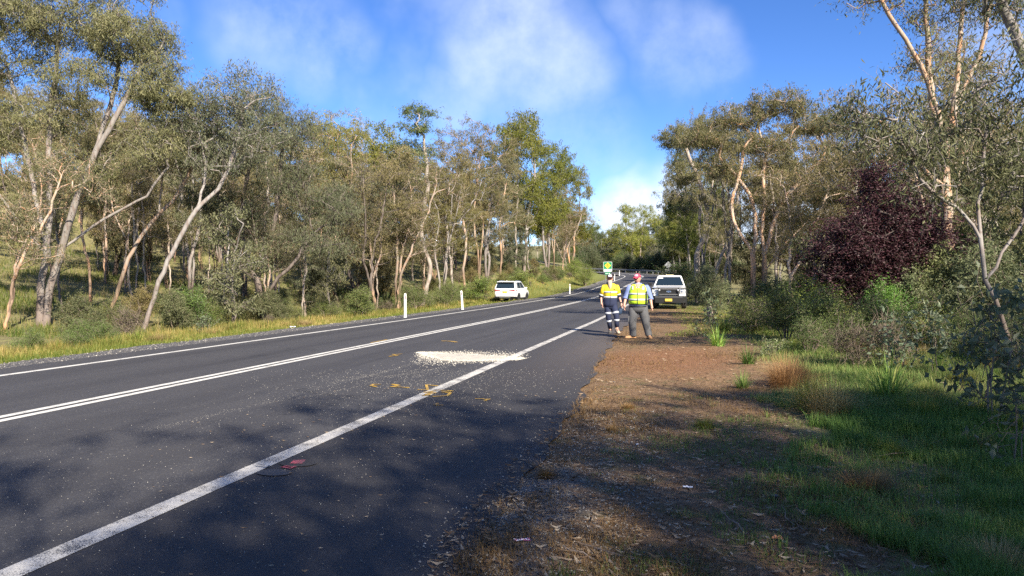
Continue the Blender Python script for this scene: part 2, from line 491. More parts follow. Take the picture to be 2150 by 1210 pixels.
bp = nd(t, 'Bump', None, {'Strength': .5, 'Distance': .006, 'Height': mth(t, 'ADD', a1, mth(t, 'MULTIPLY', vs, .5))})
b = nd(t, 'BsdfPrincipled', None, {'Base Color': c, 'Roughness': .78, 'Specular IOR Level': .35, 'Normal': bp.outputs[0]})
t.links.new(b.outputs[0], o.inputs[0])
M_ASPH = m


def paintmat(name, col, wear):
    m, t, o = mat(name)
    tc = nd(t, 'TexCoord').outputs['Object']
    f = noise(t, tc, 130, 3, .75); g = noise(t, tc, 3.5, 5, .6)
    k = ramp(t, mth(t, 'ADD', f, mth(t, 'MULTIPLY', mth(t, 'SUBTRACT', g, .5), .55)), [(wear, 0.0), (wear + .05, 1.0)])
    cc = mix(t, g, [x * .82 for x in col], col)
    c = mix(t, k, (.06, .06, .065), cc)
    b = nd(t, 'BsdfPrincipled', None, {'Base Color': c, 'Roughness': .7, 'Specular IOR Level': .3})
    t.links.new(b.outputs[0], o.inputs[0])
    return m


M_LINE = paintmat('white_road_paint', (.66, .64, .58), .36)
M_LINEW = paintmat('worn_road_paint', (.60, .57, .51), .43)
M_YEL = paintmat('yellow_spray_paint', (.66, .40, .05), .45)
M_PINK = paintmat('pink_spray_paint', (.55, .10, .13), .42)
M_GREYP = paintmat('grey_spray_paint', (.075, .072, .075), .48)


def ribbon(name, offs_l, offs_r, S0, S1, m, dz, step=None, kind='structure', nsub=1):
    S = S0; V = []
    rows = 0
    while True:
        p, n = centre(S)
        z = float(roadH(S)) + dz
        a, b_ = offs_l(S), offs_r(S)
        for k in range(nsub + 1):
            q = a + (b_ - a) * k / nsub
            V.append((p.x - n.x * q, p.y - n.y * q, z))
        rows += 1
        if S >= S1: break
        S = min(S1, S + (step or (.35 if S < 30 else 1.5)))
    w = nsub + 1
    F = [(i * w + k, i * w + k + 1, (i + 1) * w + k + 1, (i + 1) * w + k) for i in range(rows - 1) for k in range(nsub)]
    o = link(name, npmesh(name, np.array(V), np.array(F), m))
    tag(o, kind=kind)
    return o


LL = lambda S: float(np.interp(S, [0, 60, 110, 136, 190], [-3.53, -3.35, -3.05, -3.25, -3.4]))
RR = lambda S: float(np.interp(S, [0, 20, 40, 60, 110, 136, 165, 185], [4.15, 4.05, 3.95, 3.9, 3.4, 3.3, 4.4, 4.2]))
rj = np.random.RandomState(5).uniform(-1, 1, 4000)


def redge(S):
    b = float(np.interp(S, [-20, 3.5, 6, 9, 12, 16, 22, 40, 60, 110, 190], [6.7, 6.55, 6.40, 6.38, 6.15, 5.85, 5.5, 5.45, 5.3, 4.6, 5.8]))
    if S < 60: b += (.09 * math.sin(S * 1.3) * math.sin(S * .9 + 1) + .03 * math.sin(S * 5.1) + .018 * rj[int((S + 30) * 10) % 4000])
    return b


road = ribbon('road', lambda S: -4.3 + (.04 * rj[int((S + 30) * 7) % 4000] if S < 80 else 0) + LL(S) + 3.4, redge, -25, 330, M_ASPH, .0, .2, nsub=4)
LW = lambda f, w, sgn: (lambda S: f(S) + sgn * w / 2)
ribbon('right_edge_line', LW(RR, .185, -1), LW(RR, .185, 1), -20, 260, M_LINEW, .004)
ribbon('left_edge_line', LW(LL, .15, -1), LW(LL, .15, 1), -20, 260, M_LINE, .004)
ribbon('centre_line', lambda S: -.17, lambda S: -.045, -20, 260, M_LINE, .004)
ribbon('centre_line', lambda S: .045, lambda S: .17, -20, 260, M_LINE, .004)
# loose gravel shoulder on the left
gm_, t, o = mat('gravel')
tc = nd(t, 'TexCoord').outputs['Object']
vo = nd(t, 'TexVoronoi', None, {'Vector': tc, 'Scale': 42})
v0 = nd(t, 'SeparateXYZ', None, {0: vo.outputs['Color']}).outputs[0]
c = ramp(t, v0, [(0, (.035, .034, .036)), (.5, (.085, .08, .078)), (.9, (.15, .14, .13)), (1, (.55, .52, .47))])
bp = nd(t, 'Bump', {'invert': True}, {'Strength': 1, 'Distance': .02, 'Height': vo.outputs['Distance']})
b = nd(t, 'BsdfPrincipled', None, {'Base Color': c, 'Roughness': .9, 'Normal': bp.outputs[0]})
t.links.new(b.outputs[0], o.inputs[0])
ribbon('gravel_shoulder', lambda S: LL(S) - 1.75 + .12 * math.sin(S * 1.1) + .05 * rj[int((S + 30) * 9) % 4000], lambda S: LL(S) - .85, -20, 140, gm_, -.005 + .0, .3, nsub=2)

# ------------------------------------------------------------------ trees
def resample(pts, step, jit, rs):
    pts = [np.array(p, float) for p in pts]
    # Catmull-Rom through the control points
    out = []
    q = [2 * pts[0] - pts[1]] + pts + [2 * pts[-1] - pts[-2]]
    for i in range(1, len(q) - 2):
        n = max(1, int(np.linalg.norm(q[i + 1] - q[i]) / step))
        for k in range(n):
            t = k / n
            out.append(.5 * ((2 * q[i]) + (-q[i - 1] + q[i + 1]) * t + (2 * q[i - 1] - 5 * q[i] + 4 * q[i + 1] - q[i + 2]) * t * t + (-q[i - 1] + 3 * q[i] - 3 * q[i + 1] + q[i + 2]) * t ** 3))
    out.append(pts[-1])
    out = [p if i == 0 else p + rs.normal(0, jit, 3) for i, p in enumerate(out)]
    return out


def build_tree(seed, stems, lobes, rb, nleaf, leaf=(.13, .032), spread=.36, droop=.9, step=.4, tip=.012, twigs=3, twr=.006, lowbias=.35, wig=.05, bare=None, shell=.3, upk=1.5):
    """stems: [(parent index or -1, control points)], lobes: [(centre, radii, number of clumps)].
    Returns wood arrays and leaf arrays."""
    rs = np.random.RandomState(seed)
    pos = []; par = []; stemend = []
    for pi, pts in stems:
        r = resample(pts, step, wig * .5, rs)
        last = -1
        if pi >= 0:
            d = [np.linalg.norm(np.array(pts[0]) - p) for p in pos]; last = int(np.argmin(d)); r = r[1:]
        for p in r:
            pos.append(p); par.append(last); last = len(pos) - 1
        stemend.append(last)
    base_z = min(p[2] for p in pos)
    tg = []
    for c, rad, n in lobes:
        u = rs.normal(size=(n, 3)); u /= np.linalg.norm(u, axis=1)[:, None]
        u[:, 2] = np.where(u[:, 2] < 0, u[:, 2] * (1 - lowbias), u[:, 2])
        rr = rs.uniform(0, 1, n) ** shell
        tg.append(np.array(c) + u * rr[:, None] * np.array(rad))
    tg = np.concatenate(tg)
    org = np.array(stems[0][1][-1]) if len(stems) else np.zeros(3)
    low = np.array([p for p in pos])
    dd = np.array([np.min(np.linalg.norm(low - t, axis=1)) for t in tg])
    tg = tg[np.argsort(dd)]
    tips = []
    zmin = base_z + (max(p[2] for p in pos) - base_z) * .22
    for t in tg:
        A = np.array(pos)
        v = t - A; L = np.linalg.norm(v, axis=1) + 1e-6
        up = v[:, 2] / L
        cost = L * (1 + upk * np.clip(.35 - up, 0, 2)) + np.where(A[:, 2] < zmin, 3.0, 0)
        k = int(np.argmin(cost))
        Lk = L[k]; n = max(2, int(Lk / step))
        g = A[k] - A[par[k]] if par[k] >= 0 else np.array([0, 0, 1.0])
        g = g / (np.linalg.norm(g) + 1e-6)
        c1 = A[k] + (g * .45 + np.array([0, 0, .35])) * Lk * .45
        last = k
        for i in range(1, n + 1):
            s = i / n
            p = (1 - s) ** 2 * A[k] + 2 * s * (1 - s) * c1 + s * s * t
            if i < n: p = p + rs.normal(0, wig, 3)
            pos.append(p); par.append(last); last = len(pos) - 1
        tips.append(last)
    N = len(pos); A = np.array(pos); par = np.array(par)
    cnt = np.zeros(N); haschild = np.zeros(N, bool)
    for i in range(N):
        if par[i] >= 0: haschild[par[i]] = True
    cnt[~haschild] = 1
    for i in range(N - 1, -1, -1):
        if par[i] >= 0: cnt[par[i]] += cnt[i]
    e = math.log(max(cnt.max(), 2)) / math.log(rb / tip)
    R = tip * cnt ** (1 / e)
    # gentle taper along undivided stems, flare at the foot
    hz = A[:, 2] - base_z
    R = R * (1 + .35 * np.exp(-hz / .25))
    main = np.full(N, -1); bestc = np.zeros(N)
    for i in range(N):
        p = par[i]
        if p >= 0 and cnt[i] > bestc[p]: bestc[p] = cnt[i]; main[p] = i
    V = []; F = []; nv = 0
    for i in range(N):
        p = par[i]
        if p >= 0 and main[p] == i: continue
        ch = ([p] if p >= 0 else []) + [i]; k = i
        while main[k] >= 0: k = main[k]; ch.append(k)
        C = A[ch]; rr = R[ch].copy()
        if p >= 0: rr[0] = rr[1]
        if len(ch) == 1: continue
        rmax = rr.max(); ns = 9 if rmax > .09 else (6 if rmax > .035 else (4 if rmax > .018 else 3))
        T = np.gradient(C, axis=0); T /= np.linalg.norm(T, axis=1)[:, None] + 1e-9
        ref = np.array([0, 1.0, .1]) if abs(T[:, 1]).mean() < .7 else np.array([1.0, 0, .1])
        a = np.cross(T, ref); a /= np.linalg.norm(a, axis=1)[:, None] + 1e-9
        b = np.cross(a, T)
        q = np.arange(ns) * 2 * math.pi / ns
        lump = 1 + (.10 * np.sin(q * 2 + i)[None, :] if ns >= 9 else 0)
        ring = C[:, None, :] + (a[:, None, :] * np.cos(q)[None, :, None] + b[:, None, :] * np.sin(q)[None, :, None]) * (rr[:, None] * lump)[:, :, None]
        V.append(ring.reshape(-1, 3)); m = len(C)
        ia = np.arange(m - 1)[:, None] * ns; jj = np.arange(ns)[None, :]; j2 = (jj + 1) % ns
        F.append((np.stack([ia + jj, ia + j2, ia + ns + j2, ia + ns + jj], -1).reshape(-1, 4)) + nv)
        nv += m * ns
    TP = A[tips]
    # fine twigs inside each leaf clump
    if twigs:
        n = len(TP) * twigs
        c0 = np.repeat(TP, twigs, 0) + rs.normal(0, .04, (n, 3))
        dv = rs.normal(0, 1, (n, 3)) * np.array([1, 1, .6]) + np.array([0, 0, .15]); dv /= np.linalg.norm(dv, axis=1)[:, None]
        c1 = c0 + dv * rs.uniform(.5, 1.5, (n, 1)) * spread * 1.25
        mid = (c0 + c1) / 2 + rs.normal(0, .05, (n, 3))
        pp = np.array([[1, 0, 0], [-.5, .87, .2], [-.5, -.87, -.2]])
        VV = np.concatenate([c0[:, None] + pp * twr * 1.4, mid[:, None] + pp * twr, c1[:, None] + pp * twr * .4], 1)
        bi = np.arange(n)[:, None] * 9 + nv
        fs = []
        for k in (0, 3):
            for j in range(3):
                fs.append(np.concatenate([bi + k + j, bi + k + (j + 1) % 3, bi + k + 3 + (j + 1) % 3, bi + k + 3 + j], 1))
        V.append(VV.reshape(-1, 3)); F += fs; nv += n * 9
        src = c1 * .6 + c0 * .4; tw0, tw1 = c0, c1
    V = np.concatenate(V)
    # leaves
    nL = int(nleaf); which = rs.randint(0, len(TP) * max(twigs, 1), nL)
    keep = rs.uniform(0, 1, len(TP))
    if twigs:
        s = rs.uniform(.25, 1.1, (nL, 1))
        lp = tw0[which] * (1 - s) + tw1[which] * s + rs.normal(0, spread * .22, (nL, 3))
    else:
        lp = TP[which] + rs.normal(0, spread * .6, (nL, 3))
    d = rs.normal(0, 1, (nL, 3)); d[:, 2] = d[:, 2] * .5 - droop * 1.4
    d /= np.linalg.norm(d, axis=1)[:, None]
    w = np.cross(d, rs.normal(0, 1, (nL, 3))); w /= np.linalg.norm(w, axis=1)[:, None]
    Lf = leaf[0] * rs.uniform(.65, 1.35, (nL, 1)); Wf = leaf[1] * rs.uniform(.7, 1.3, (nL, 1))
    nr = np.cross(d, w)
    LV = np.stack([lp, lp + d * Lf * .42 + w * Wf * .5 + nr * Wf * .2, lp + d * Lf, lp + d * Lf * .42 - w * Wf * .5 + nr * Wf * .2], 1).reshape(-1, 3)
    LF = np.arange(nL * 4).reshape(-1, 4)
    cl = rs.uniform(0, 1, len(TP))[which // max(twigs, 1)]
    rnd = np.clip(.55 * rs.uniform(0, 1, nL) + .45 * cl, 0, 1)
    return V, F, LV, LF, rnd


TREE_TOP = {}


class Plant:
    """one kind of tree or shrub, kept as two shared meshes"""
    def __init__(s, name, bark, leafm, **kw):
        V, F, LV, LF, rnd = build_tree(**kw)
        s.h = float(np.percentile(LV[:, 2], 99.3)); s.w = float(np.percentile(np.abs(LV[:, 0]), 98))
        s.wood = npmesh(name + '_wood', V, F, bark, smooth=True)
        s.leaf = npmesh(name + '_leaves', LV, LF, leafm, attrs={'rnd': ('FACE', rnd)})
        s.name = name
        s.wn, s.ln = 'trunk', 'crown'

    def place(s, x, y, sc, rz, label, cat='tree', group=None, tint=(1, 1, 1), btint=(1, 1, 1), name=None, sz=None, z=None, leafm=None, barkm=None, dz=-.06, tilt=0):
        zz = float(ground(x, y)) if z is None else z
        e = empty(name or s.name, (x, y, zz + dz), rz, label, cat, group)
        e.rotation_euler = (tilt, 0, rz)
        e.scale = (sc, sc, sz or sc)
        a = link(s.wn, s.wood, e); a.color = (*btint, 1)
        b = link(s.ln, s.leaf, e); b.color = (*tint, 1)
        if leafm: b.material_slots[0].link = 'OBJECT'; b.material_slots[0].material = leafm
        if barkm: a.material_slots[0].link = 'OBJECT'; a.material_slots[0].material = barkm
        return e


def gum(seed, h, crown_from, rx, nl, lean=0, stems=1, **kw):
    """generic eucalypt: bent trunk, ascending limbs, an uneven crown of leaf clumps"""
    rs = np.random.RandomState(seed)
    st = []; lobes = []
    for k in range(stems):
        a = rs.uniform(0, 6.28); o = .0 if k == 0 else .12
        lx = lean * h + rs.normal(0, .05 * h) + (math.cos(a) * .16 * h if stems > 1 else 0)
        ly = rs.normal(0, .05 * h) + (math.sin(a) * .16 * h if stems > 1 else 0)
        c = [(o * math.cos(a), o * math.sin(a), 0)]
        for f in (.18, .38, .6, .82):
            c.append((lx * f ** 1.2 + rs.normal(0, .018 * h), ly * f ** 1.2 + rs.normal(0, .018 * h), h * f))
        st.append((-1 if k == 0 else -1, c))
        n = kw.pop('ncl', 170) if k == 0 else n
        nlob = rs.randint(5, 8)
        for j in range(nlob):
            f = crown_from + (1 - crown_from) * (j + .7) / (nlob + .2)
            aa = rs.uniform(0, 6.28); ra = rx * rs.uniform(.25, .75) * (1 - .6 * max(0, f - .75) / .25)
            q = rx * rs.uniform(.42, .68)
            lobes.append(((lx * f + ra * math.cos(aa), ly * f + ra * math.sin(aa), h * f - q * .3), (q, q, q * rs.uniform(.5, .8)), int(n / nlob / stems)))
    return dict(seed=seed, stems=st, lobes=lobes, nleaf=nl, **kw)


K = {}
K['slender'] = Plant('slender_gum', M_BARK, M_LEAF, **gum(21, 12, .42, 2.3, 15000, rb=.095, leaf=(.15, .036)))
K['slender2'] = Plant('slender_gum', M_BARKP, M_LEAF, **gum(22, 12.5, .5, 2.0, 13000, lean=.10, rb=.09, leaf=(.15, .036)))
K['spreading'] = Plant('spreading_gum', M_BARKG, M_LEAF, **gum(23, 12.5, .38, 3.4, 19000, stems=3, ncl=330, rb=.11, leaf=(.145, .035)))
K['spreading2'] = Plant('spreading_gum', M_BARKO, M_LEAF, **gum(24, 12, .45, 3.6, 19000, stems=2, ncl=330, rb=.08, leaf=(.145, .035)))
K['dense'] = Plant('dense_gum', M_BARKG, M_LEAFB, **gum(25, 11, .30, 3.0, 27000, stems=2, ncl=260, rb=.11, leaf=(.17, .055), spread=.5, twigs=4))
K['scraggly'] = Plant('scraggly_gum', M_BARK, M_LEAF, **gum(26, 10, .4, 2.6, 9000, lean=.16, stems=2, ncl=240, rb=.08, leaf=(.145, .034), twigs=6, wig=.08))
K['scraggly2'] = Plant('scraggly_gum', M_BARKP, M_LEAF, **gum(27, 11, .42, 2.4, 9000, lean=-.12, ncl=240, rb=.08, leaf=(.145, .034), twigs=6, wig=.08))
K['umbrella'] = Plant('umbrella_gum', M_BARKG, M_LEAF, **gum(28, 12, .6, 4.2, 26000, stems=3, ncl=360, rb=.09, leaf=(.145, .036), lowbias=.7))
K['leafy'] = Plant('leafy_gum', M_BARKD, M_LEAFG, **gum(29, 9, .12, 2.3, 20000, stems=2, ncl=230, rb=.08, leaf=(.18, .045)))
K['sapling'] = Plant('sapling_gum', M_BARKG, M_LEAF, **gum(30, 5, .15, 1.2, 3800, stems=2, ncl=80, rb=.045, leaf=(.15, .04), step=.3))
K['pole'] = Plant('pole_gum', M_BARKP, M_LEAF, **gum(31, 13, .6, 1.7, 7000, lean=.05, rb=.09, ncl=120, leaf=(.15, .036)))
K['thin'] = Plant('thin_gum', M_BARKP, M_LEAF, **gum(33, 9.5, .45, 1.5, 5000, lean=.12, rb=.06, ncl=130, leaf=(.15, .032), twigs=6, wig=.09))
K['thin2'] = Plant('thin_gum', M_BARK, M_LEAF, **gum(34, 9, .4, 1.6, 5200, lean=-.08, stems=2, rb=.055, ncl=150, leaf=(.15, .032), twigs=6, wig=.09))

SKY = [(-300, -120), (0, 60), (180, 150), (380, 215), (430, 215), (500, 215), (600, 225), (650, 240), (720, 245), (760, 265), (840, 285), (950, 290), (1040, 275), (1130, 330), (1180, 370), (1225, 420)]


def fit(kind, px, d, ytop, rz, label, group=None, wf=1.0, cat='tree', **kw):
    """one tree of that kind standing at that column and depth, its top reaching ytop"""
    lim = -11.5 if cat == 'tree' else -8.6
    x, y = P(px, d)
    while px < 1225 and float(road_coords(x, y)[0]) > lim: d *= 1.03; x, y = P(px, d)
    g = float(ground(x, y))
    h = EYE + (588 - ytop) * d / 1550 - g
    p = K[kind]; s = h / p.h
    return p.place(x, y, s * wf, rz, label, cat, group, sz=s, z=g, **kw)


OLIVE = (1.08, 1.0, .9); GREYT = (.95, 1.0, 1.04); BROWNT = (1.17, 1.03, .92); GOLD = (1.28, 1.2, .85); DARK = (.8, .86, .78)

# --- hero 1: the big many-stemmed gum at the left edge
K['big'] = Plant('tall_many_stemmed_gum', M_BARKG, M_LEAF, seed=41, rb=.155, nleaf=85000, leaf=(.155, .029), spread=.40, twigs=6,
    stems=[(-1, [(0, 0, 0), (.05, 0, 1.6), (.25, 0, 3.0), (.35, .1, 5), (.2, .3, 8), (.5, .3, 11), (.8, .2, 13)]),
           (-1, [(.18, .05, 0), (.35, .1, 1.5), (.9, .0, 3.2), (1.6, -.3, 5.0), (2.6, -.4, 7.2), (3.6, -.4, 9), (4.3, -.3, 10.6), (4.6, -.2, 11.8)]),
           (0, [(.3, 0, 3.2), (-.3, .3, 5), (-1.0, .4, 8), (-1.6, .3, 11)]),
           (0, [(.25, .1, 2.8), (-1.0, -.2, 4.6), (-2.0, -.3, 6.2), (-2.6, -.4, 7.5)]),
           (0, [(1.6, -.3, 5.0), (2.2, .3, 7.5), (2.7, .7, 10.0), (2.8, .8, 12)]),
           (0, [(.9, 0, 3.2), (2.3, .5, 4.4), (4.0, .6, 5.4), (5.0, .4, 6.6)])],
    lobes=[((.5, 0, 12.4), (2.4, 2.0, 1.6), 150), ((3.6, 0, 11.6), (1.9, 1.6, 1.3), 150), ((4.9, -.1, 9.6), (1.3, 1.3, 1.5), 130), ((2.2, 0, 10.0), (2.2, 1.8, 1.0), 70),
           ((-1.6, .2, 11.2), (1.9, 1.8, 1.8), 100), ((-2.4, 0, 8.0), (1.6, 1.6, 1.2), 60), ((4.6, 0, 7.4), (1.5, 1.4, 1.0), 45), ((0, .5, 8.6), (1.6, 1.6, 1.2), 50),
           ((2.6, 0, 14.0), (2.6, 2, 1.2), 60), ((-1, 0, 13.6), (2.2, 2, 1.2), 50), ((1.5, .5, 6.5), (2.2, 1.6, 1), 30)])
x, y = P(84, 30)
K['big'].place(x, y, 1.0, YAW, 'tall many-stemmed gum with smooth grey limbs and peeling orange base at the left edge', tint=(1.05, 1.06, 1.0), btint=(1.05, 1.03, 1.0))

# --- hero 2, 3: two leaning trunks beside it
K['leanA'] = Plant('leaning_gum', M_BARK, M_LEAF, seed=42, rb=.09, nleaf=9000, leaf=(.13, .034), spread=.42, twigs=6, upk=.8,
    stems=[(-1, [(0, 0, 0), (.6, 0, 1.7), (1.4, 0, 3.6), (2.4, 0, 4.9), (3.2, .1, 5.8), (3.9, .1, 7.2), (4.4, 0, 8.8)]), (0, [(2.4, 0, 4.9), (2.3, .4, 6.4), (2.6, .5, 8)])],
    lobes=[((4.2, 0, 8.8), (1.9, 1.6, 1.3), 70), ((3.0, .2, 7.4), (1.8, 1.5, 1.2), 60), ((5.0, 0, 7.2), (1.3, 1.2, 1.1), 30)])
x, y = P(222, 33)
K['leanA'].place(x, y, 1.0, YAW, 'slim gum leaning to the right with a forked reddish top beside the tall many-stemmed gum', tint=GREYT)
K['leanB'] = Plant('leaning_gum', M_BARKG, M_LEAFG, seed=43, rb=.10, nleaf=12000, leaf=(.13, .034), spread=.42, twigs=5, upk=.8,
    stems=[(-1, [(0, 0, 0), (.4, 0, 1.3), (1.2, 0, 3.3), (2.2, 0, 5.0), (3.3, .1, 6.3), (3.9, .1, 8.0), (4.2, 0, 9.6)]), (0, [(2.2, 0, 5.0), (2.4, .4, 6.6), (2.2, .5, 8.4)])],
    lobes=[((4.0, 0, 9.8), (1.9, 1.6, 1.2), 90), ((2.4, .2, 8.8), (1.6, 1.5, 1.2), 70), ((5.0, 0, 8.2), (1.3, 1.2, 1.2), 45), ((3.4, 0, 7.2), (1.6, 1.4, .9), 35)])
x, y = P(302, 31)
K['leanB'].place(x, y, 1.0, YAW, 'grey gum leaning strongly to the right over the roadside scrub, peeling at its foot', tint=GREYT)
# --- hero 4: the dark forked gum
K['forked'] = Plant('dark_forked_gum', M_BARKD, M_LEAFG, seed=44, rb=.19, nleaf=31000, leaf=(.17, .029), spread=.45, twigs=6, droop=1.3, upk=.9,
    stems=[(-1, [(0, 0, 0), (-.05, 0, 1.1), (-.3, 0, 2.2), (-.9, .1, 3.6), (-1.1, .2, 5.5), (-.7, .2, 8), (-.4, 0, 10.2)]),
           (0, [(-.05, 0, 1.1), (.8, -.1, 2.4), (1.6, -.1, 3.1), (2.2, 0, 4.2), (2.9, .2, 4.9), (3.9, .2, 5.0)]),
           (0, [(-.3, 0, 2.2), (.3, .4, 4.4), (.6, .5, 7.0), (.9, .5, 9.5)]),
           (0, [(-.3, 0, 2.2), (-1.4, .2, 3.1), (-2.4, .2, 4.4), (-2.9, .1, 6)])],
    lobes=[((-.2, 0, 10.2), (1.5, 1.4, 1.3), 110), ((1.6, .2, 9.4), (1.4, 1.3, 1.2), 90), ((-1.6, 0, 8.4), (1.6, 1.5, 1.3), 90), ((1.2, 0, 7.2), (1.8, 1.5, 1.2), 80),
           ((3.2, .1, 5.8), (1.5, 1.3, 1.2), 70), ((-2.7, 0, 6.2), (1.3, 1.3, 1.3), 60), ((3.2, -.3, 4.0), (1.4, 1.0, .9), 30), ((-1.0, 0, 5.6), (1.2, 1.1, 1), 30), ((0, -.5, 4.2), (2.2, .9, .9), 30)])
x, y = P(552, 36)
K['forked'].place(x, y, 1.0, YAW, 'broad dark-barked gum forking low with heavy drooping grey-green foliage left of the first white post', tint=(.92, .98, .98))

# --- named trees on the left, from the edge inward (column, depth, top, kind, turn, label, options)
for kind, px, d, yt, rz, lab, kw in (
    ('scraggly', 8, 28, 300, .4, 'crooked half-bare gum with orange flaking trunk at the very left edge', dict(barkm=M_BARKO)),
    ('scraggly2', 131, 34, 330, 1.1, 'small grey gum with a curved blue-grey trunk behind the tall many-stemmed gum', dict(barkm=M_BARKG)),
    ('slender2', 190, 38, 250, .2, 'peeling gum just behind the slim leaning gum', dict(barkm=M_BARKO, tint=OLIVE)),
    ('spreading', 400, 46, 235, 2.2, 'spreading gum filling the gap between the grey leaning gum and the dark forked gum', dict(tint=GREYT)),
    ('sapling', 487, 33, 430, 1.0, 'leafy sapling with twin reddish stems in the scrub left of the dark forked gum', dict(wf=1.2, tint=GREYT)),
    ('scraggly', 566, 31.5, 380, 2.4, 'thin pale gum rising in front of the dark forked gum', dict(wf=.8)),
    ('scraggly2', 636, 31, 400, 2.9, 'thin twiggy gum by the verge right of the dark forked gum', dict(wf=.8)),
    ('sapling', 690, 33, 500, .6, 'bare-stemmed sapling at the back of the verge grass', dict(wf=.9)),
    ('spreading2', 690, 56, 232, .9, 'golden-topped gum right behind the dark forked gum', dict(tint=GOLD)),
    ('dense', 750, 62, 258, 2.0, 'yellow-green rounded gum in the middle of the left wood', dict(tint=(1.0, 1.0, .8))),
    ('scraggly', 770, 44, 340, 5.2, 'brownish open gum with arching dark limb above the first white post', dict(tint=BROWNT, barkm=M_BARKD)),
    ('slender', 832, 48, 305, 3.3, 'rusty brown-green gum left of the pale pole-straight gum', dict(tint=BROWNT)),
    ('pole', 886, 50, 222, 1.5, 'tall gum with straight pale trunk and dark green tufted top above the wood', dict(tint=(.75, .95, .65), wf=1.35)),
    ('slender2', 950, 44, 300, .5, 'pale forked gum leaning right behind the second white post', dict(barkm=M_BARKP, tint=BROWNT, wf=1.15)),
    ('spreading2', 1005, 52, 258, 2.6, 'salmon-barked gum with a broad olive crown left of the white SUV', dict(tint=OLIVE)),
    ('pole', 1082, 58, 290, 2.2, 'straight white-trunked gum standing directly behind the white SUV', dict(tint=OLIVE)),
    ('dense', 1100, 66, 242, .7, 'tall bright green gum rising above the wood behind the white SUV', dict(tint=(1.05, 1.05, .7), wf=.85)),
    ('slender', 1050, 50, 330, 1.9, 'pinkish peeling gum between the salmon-barked gum and the white SUV', dict(barkm=M_BARKO)),
    ('dense', 1150, 74, 300, 3.0, 'bright green gum leaning out to the right at the end of the left wood', dict(tint=(1.0, 1.05, .7), wf=.9)),
    ('scraggly2', 1112, 64, 400, 1.3, 'short twiggy gum behind the roof of the white SUV', dict(tint=OLIVE)),
    ('dense', 1200, 82, 356, 1.2, 'round yellow-green gum at the right end of the left wood', dict(tint=(1.15, 1.1, .7), wf=.85, barkm=M_BARKO)),
    ('scraggly', 1180, 76, 430, .2, 'small brown-twigged gum at the foot of the round yellow-green gum', dict(tint=BROWNT)),
):
    fit(kind, px, d, yt, rz, lab, **kw)

# --- the wood on the left hillside
LM = ((60, 'at the far left edge'), (180, 'behind the many-stemmed gum'), (330, 'behind the leaning gums'), (470, 'left of the forked gum'), (640, 'behind the forked gum'), (800, 'left of the nearest post'),
      (905, 'behind the nearest post'), (1010, 'behind the second post'), (1130, 'behind the white SUV'), (9999, 'left of the green sign'))
RM = ((1480, 'above the white ute'), (1560, 'right of the white ute'), (1660, 'behind the orange-trunked gum'), (1790, 'left of the purple tree'), (1900, 'behind the purple tree'), (2020, 'behind the peeling gum'), (2160, 'behind the curved gum'), (9999, 'at the right edge'))


def mark(px, tab): return next(t_ for p_, t_ in tab if px < p_)


def look(kk, t):
    f_ = {'slender': 'slender', 'slender2': 'pale-trunked slender', 'spreading': 'spreading', 'spreading2': 'orange-barked spreading', 'scraggly': 'scraggly', 'scraggly2': 'pale twiggy', 'pole': 'straight-stemmed', 'leafy': 'leafy', 'umbrella': 'flat-crowned', 'dense': 'dense', 'thin': 'thin pale', 'thin2': 'thin twin-stemmed'}[kk]
    c_ = 'rusty' if t[0] == 1.17 else 'golden' if t[0] == 1.28 else 'greyish' if t[2] > 1 else 'dark green' if t[0] < .95 else 'brownish' if t[0] > 1.1 else 'olive'
    return c_ + ' ' + f_


rs = np.random.RandomState(77)
kinds = ['slender', 'slender2', 'scraggly', 'scraggly2', 'spreading', 'pole', 'spreading2', 'slender', 'leafy']
cnt = 0
for d, n in ((43, 14), (52, 20), (63, 26), (76, 30), (92, 30), (112, 28), (138, 22), (180, 26), (215, 26)):
    for i in range(n):
        px = (-150 if d < 150 else 850) + (1370 if d < 150 else 390) * (i + rs.uniform(.1, .9)) / n
        dd = d * rs.uniform(.92, 1.08)
        if px < 760 and dd < 70 and rs.uniform() < .5: continue
        if px > 1000 and dd < 60 + (px - 1000) * .1: continue
        x, y = P(px, dd)
        s_, _ = road_coords(x, y)
        if (s_ > -10.5 if d < 150 else abs(s_) < 9): continue
        g = float(ground(x, y))
        yt = float(np.interp(px, [a for a, _ in SKY], [b for _, b in SKY])) + rs.uniform(0, 70)
        hm = EYE + (588 - yt) * dd / 1550 - g
        h = min(hm, rs.uniform(8.5, 13.5))
        if h < 4: continue
        kk = kinds[rs.randint(len(kinds))]
        t = [OLIVE, GREYT, BROWNT, BROWNT, OLIVE, GOLD, (1.2, 1.05, .9)][rs.randint(7)]
        s = h / K[kk].h
        z = 'low' if dd < 70 else ('midway' if dd < 100 else 'high')
        K[kk].place(x, y, s * rs.uniform(.85, 1.1), rs.uniform(0, 6.28), look(kk, t) + ' gum ' + z + ' on the left slope ' + mark(px, LM), 'tree', 'gums of the left hillside wood', tint=t, sz=s, z=g)
        cnt += 1
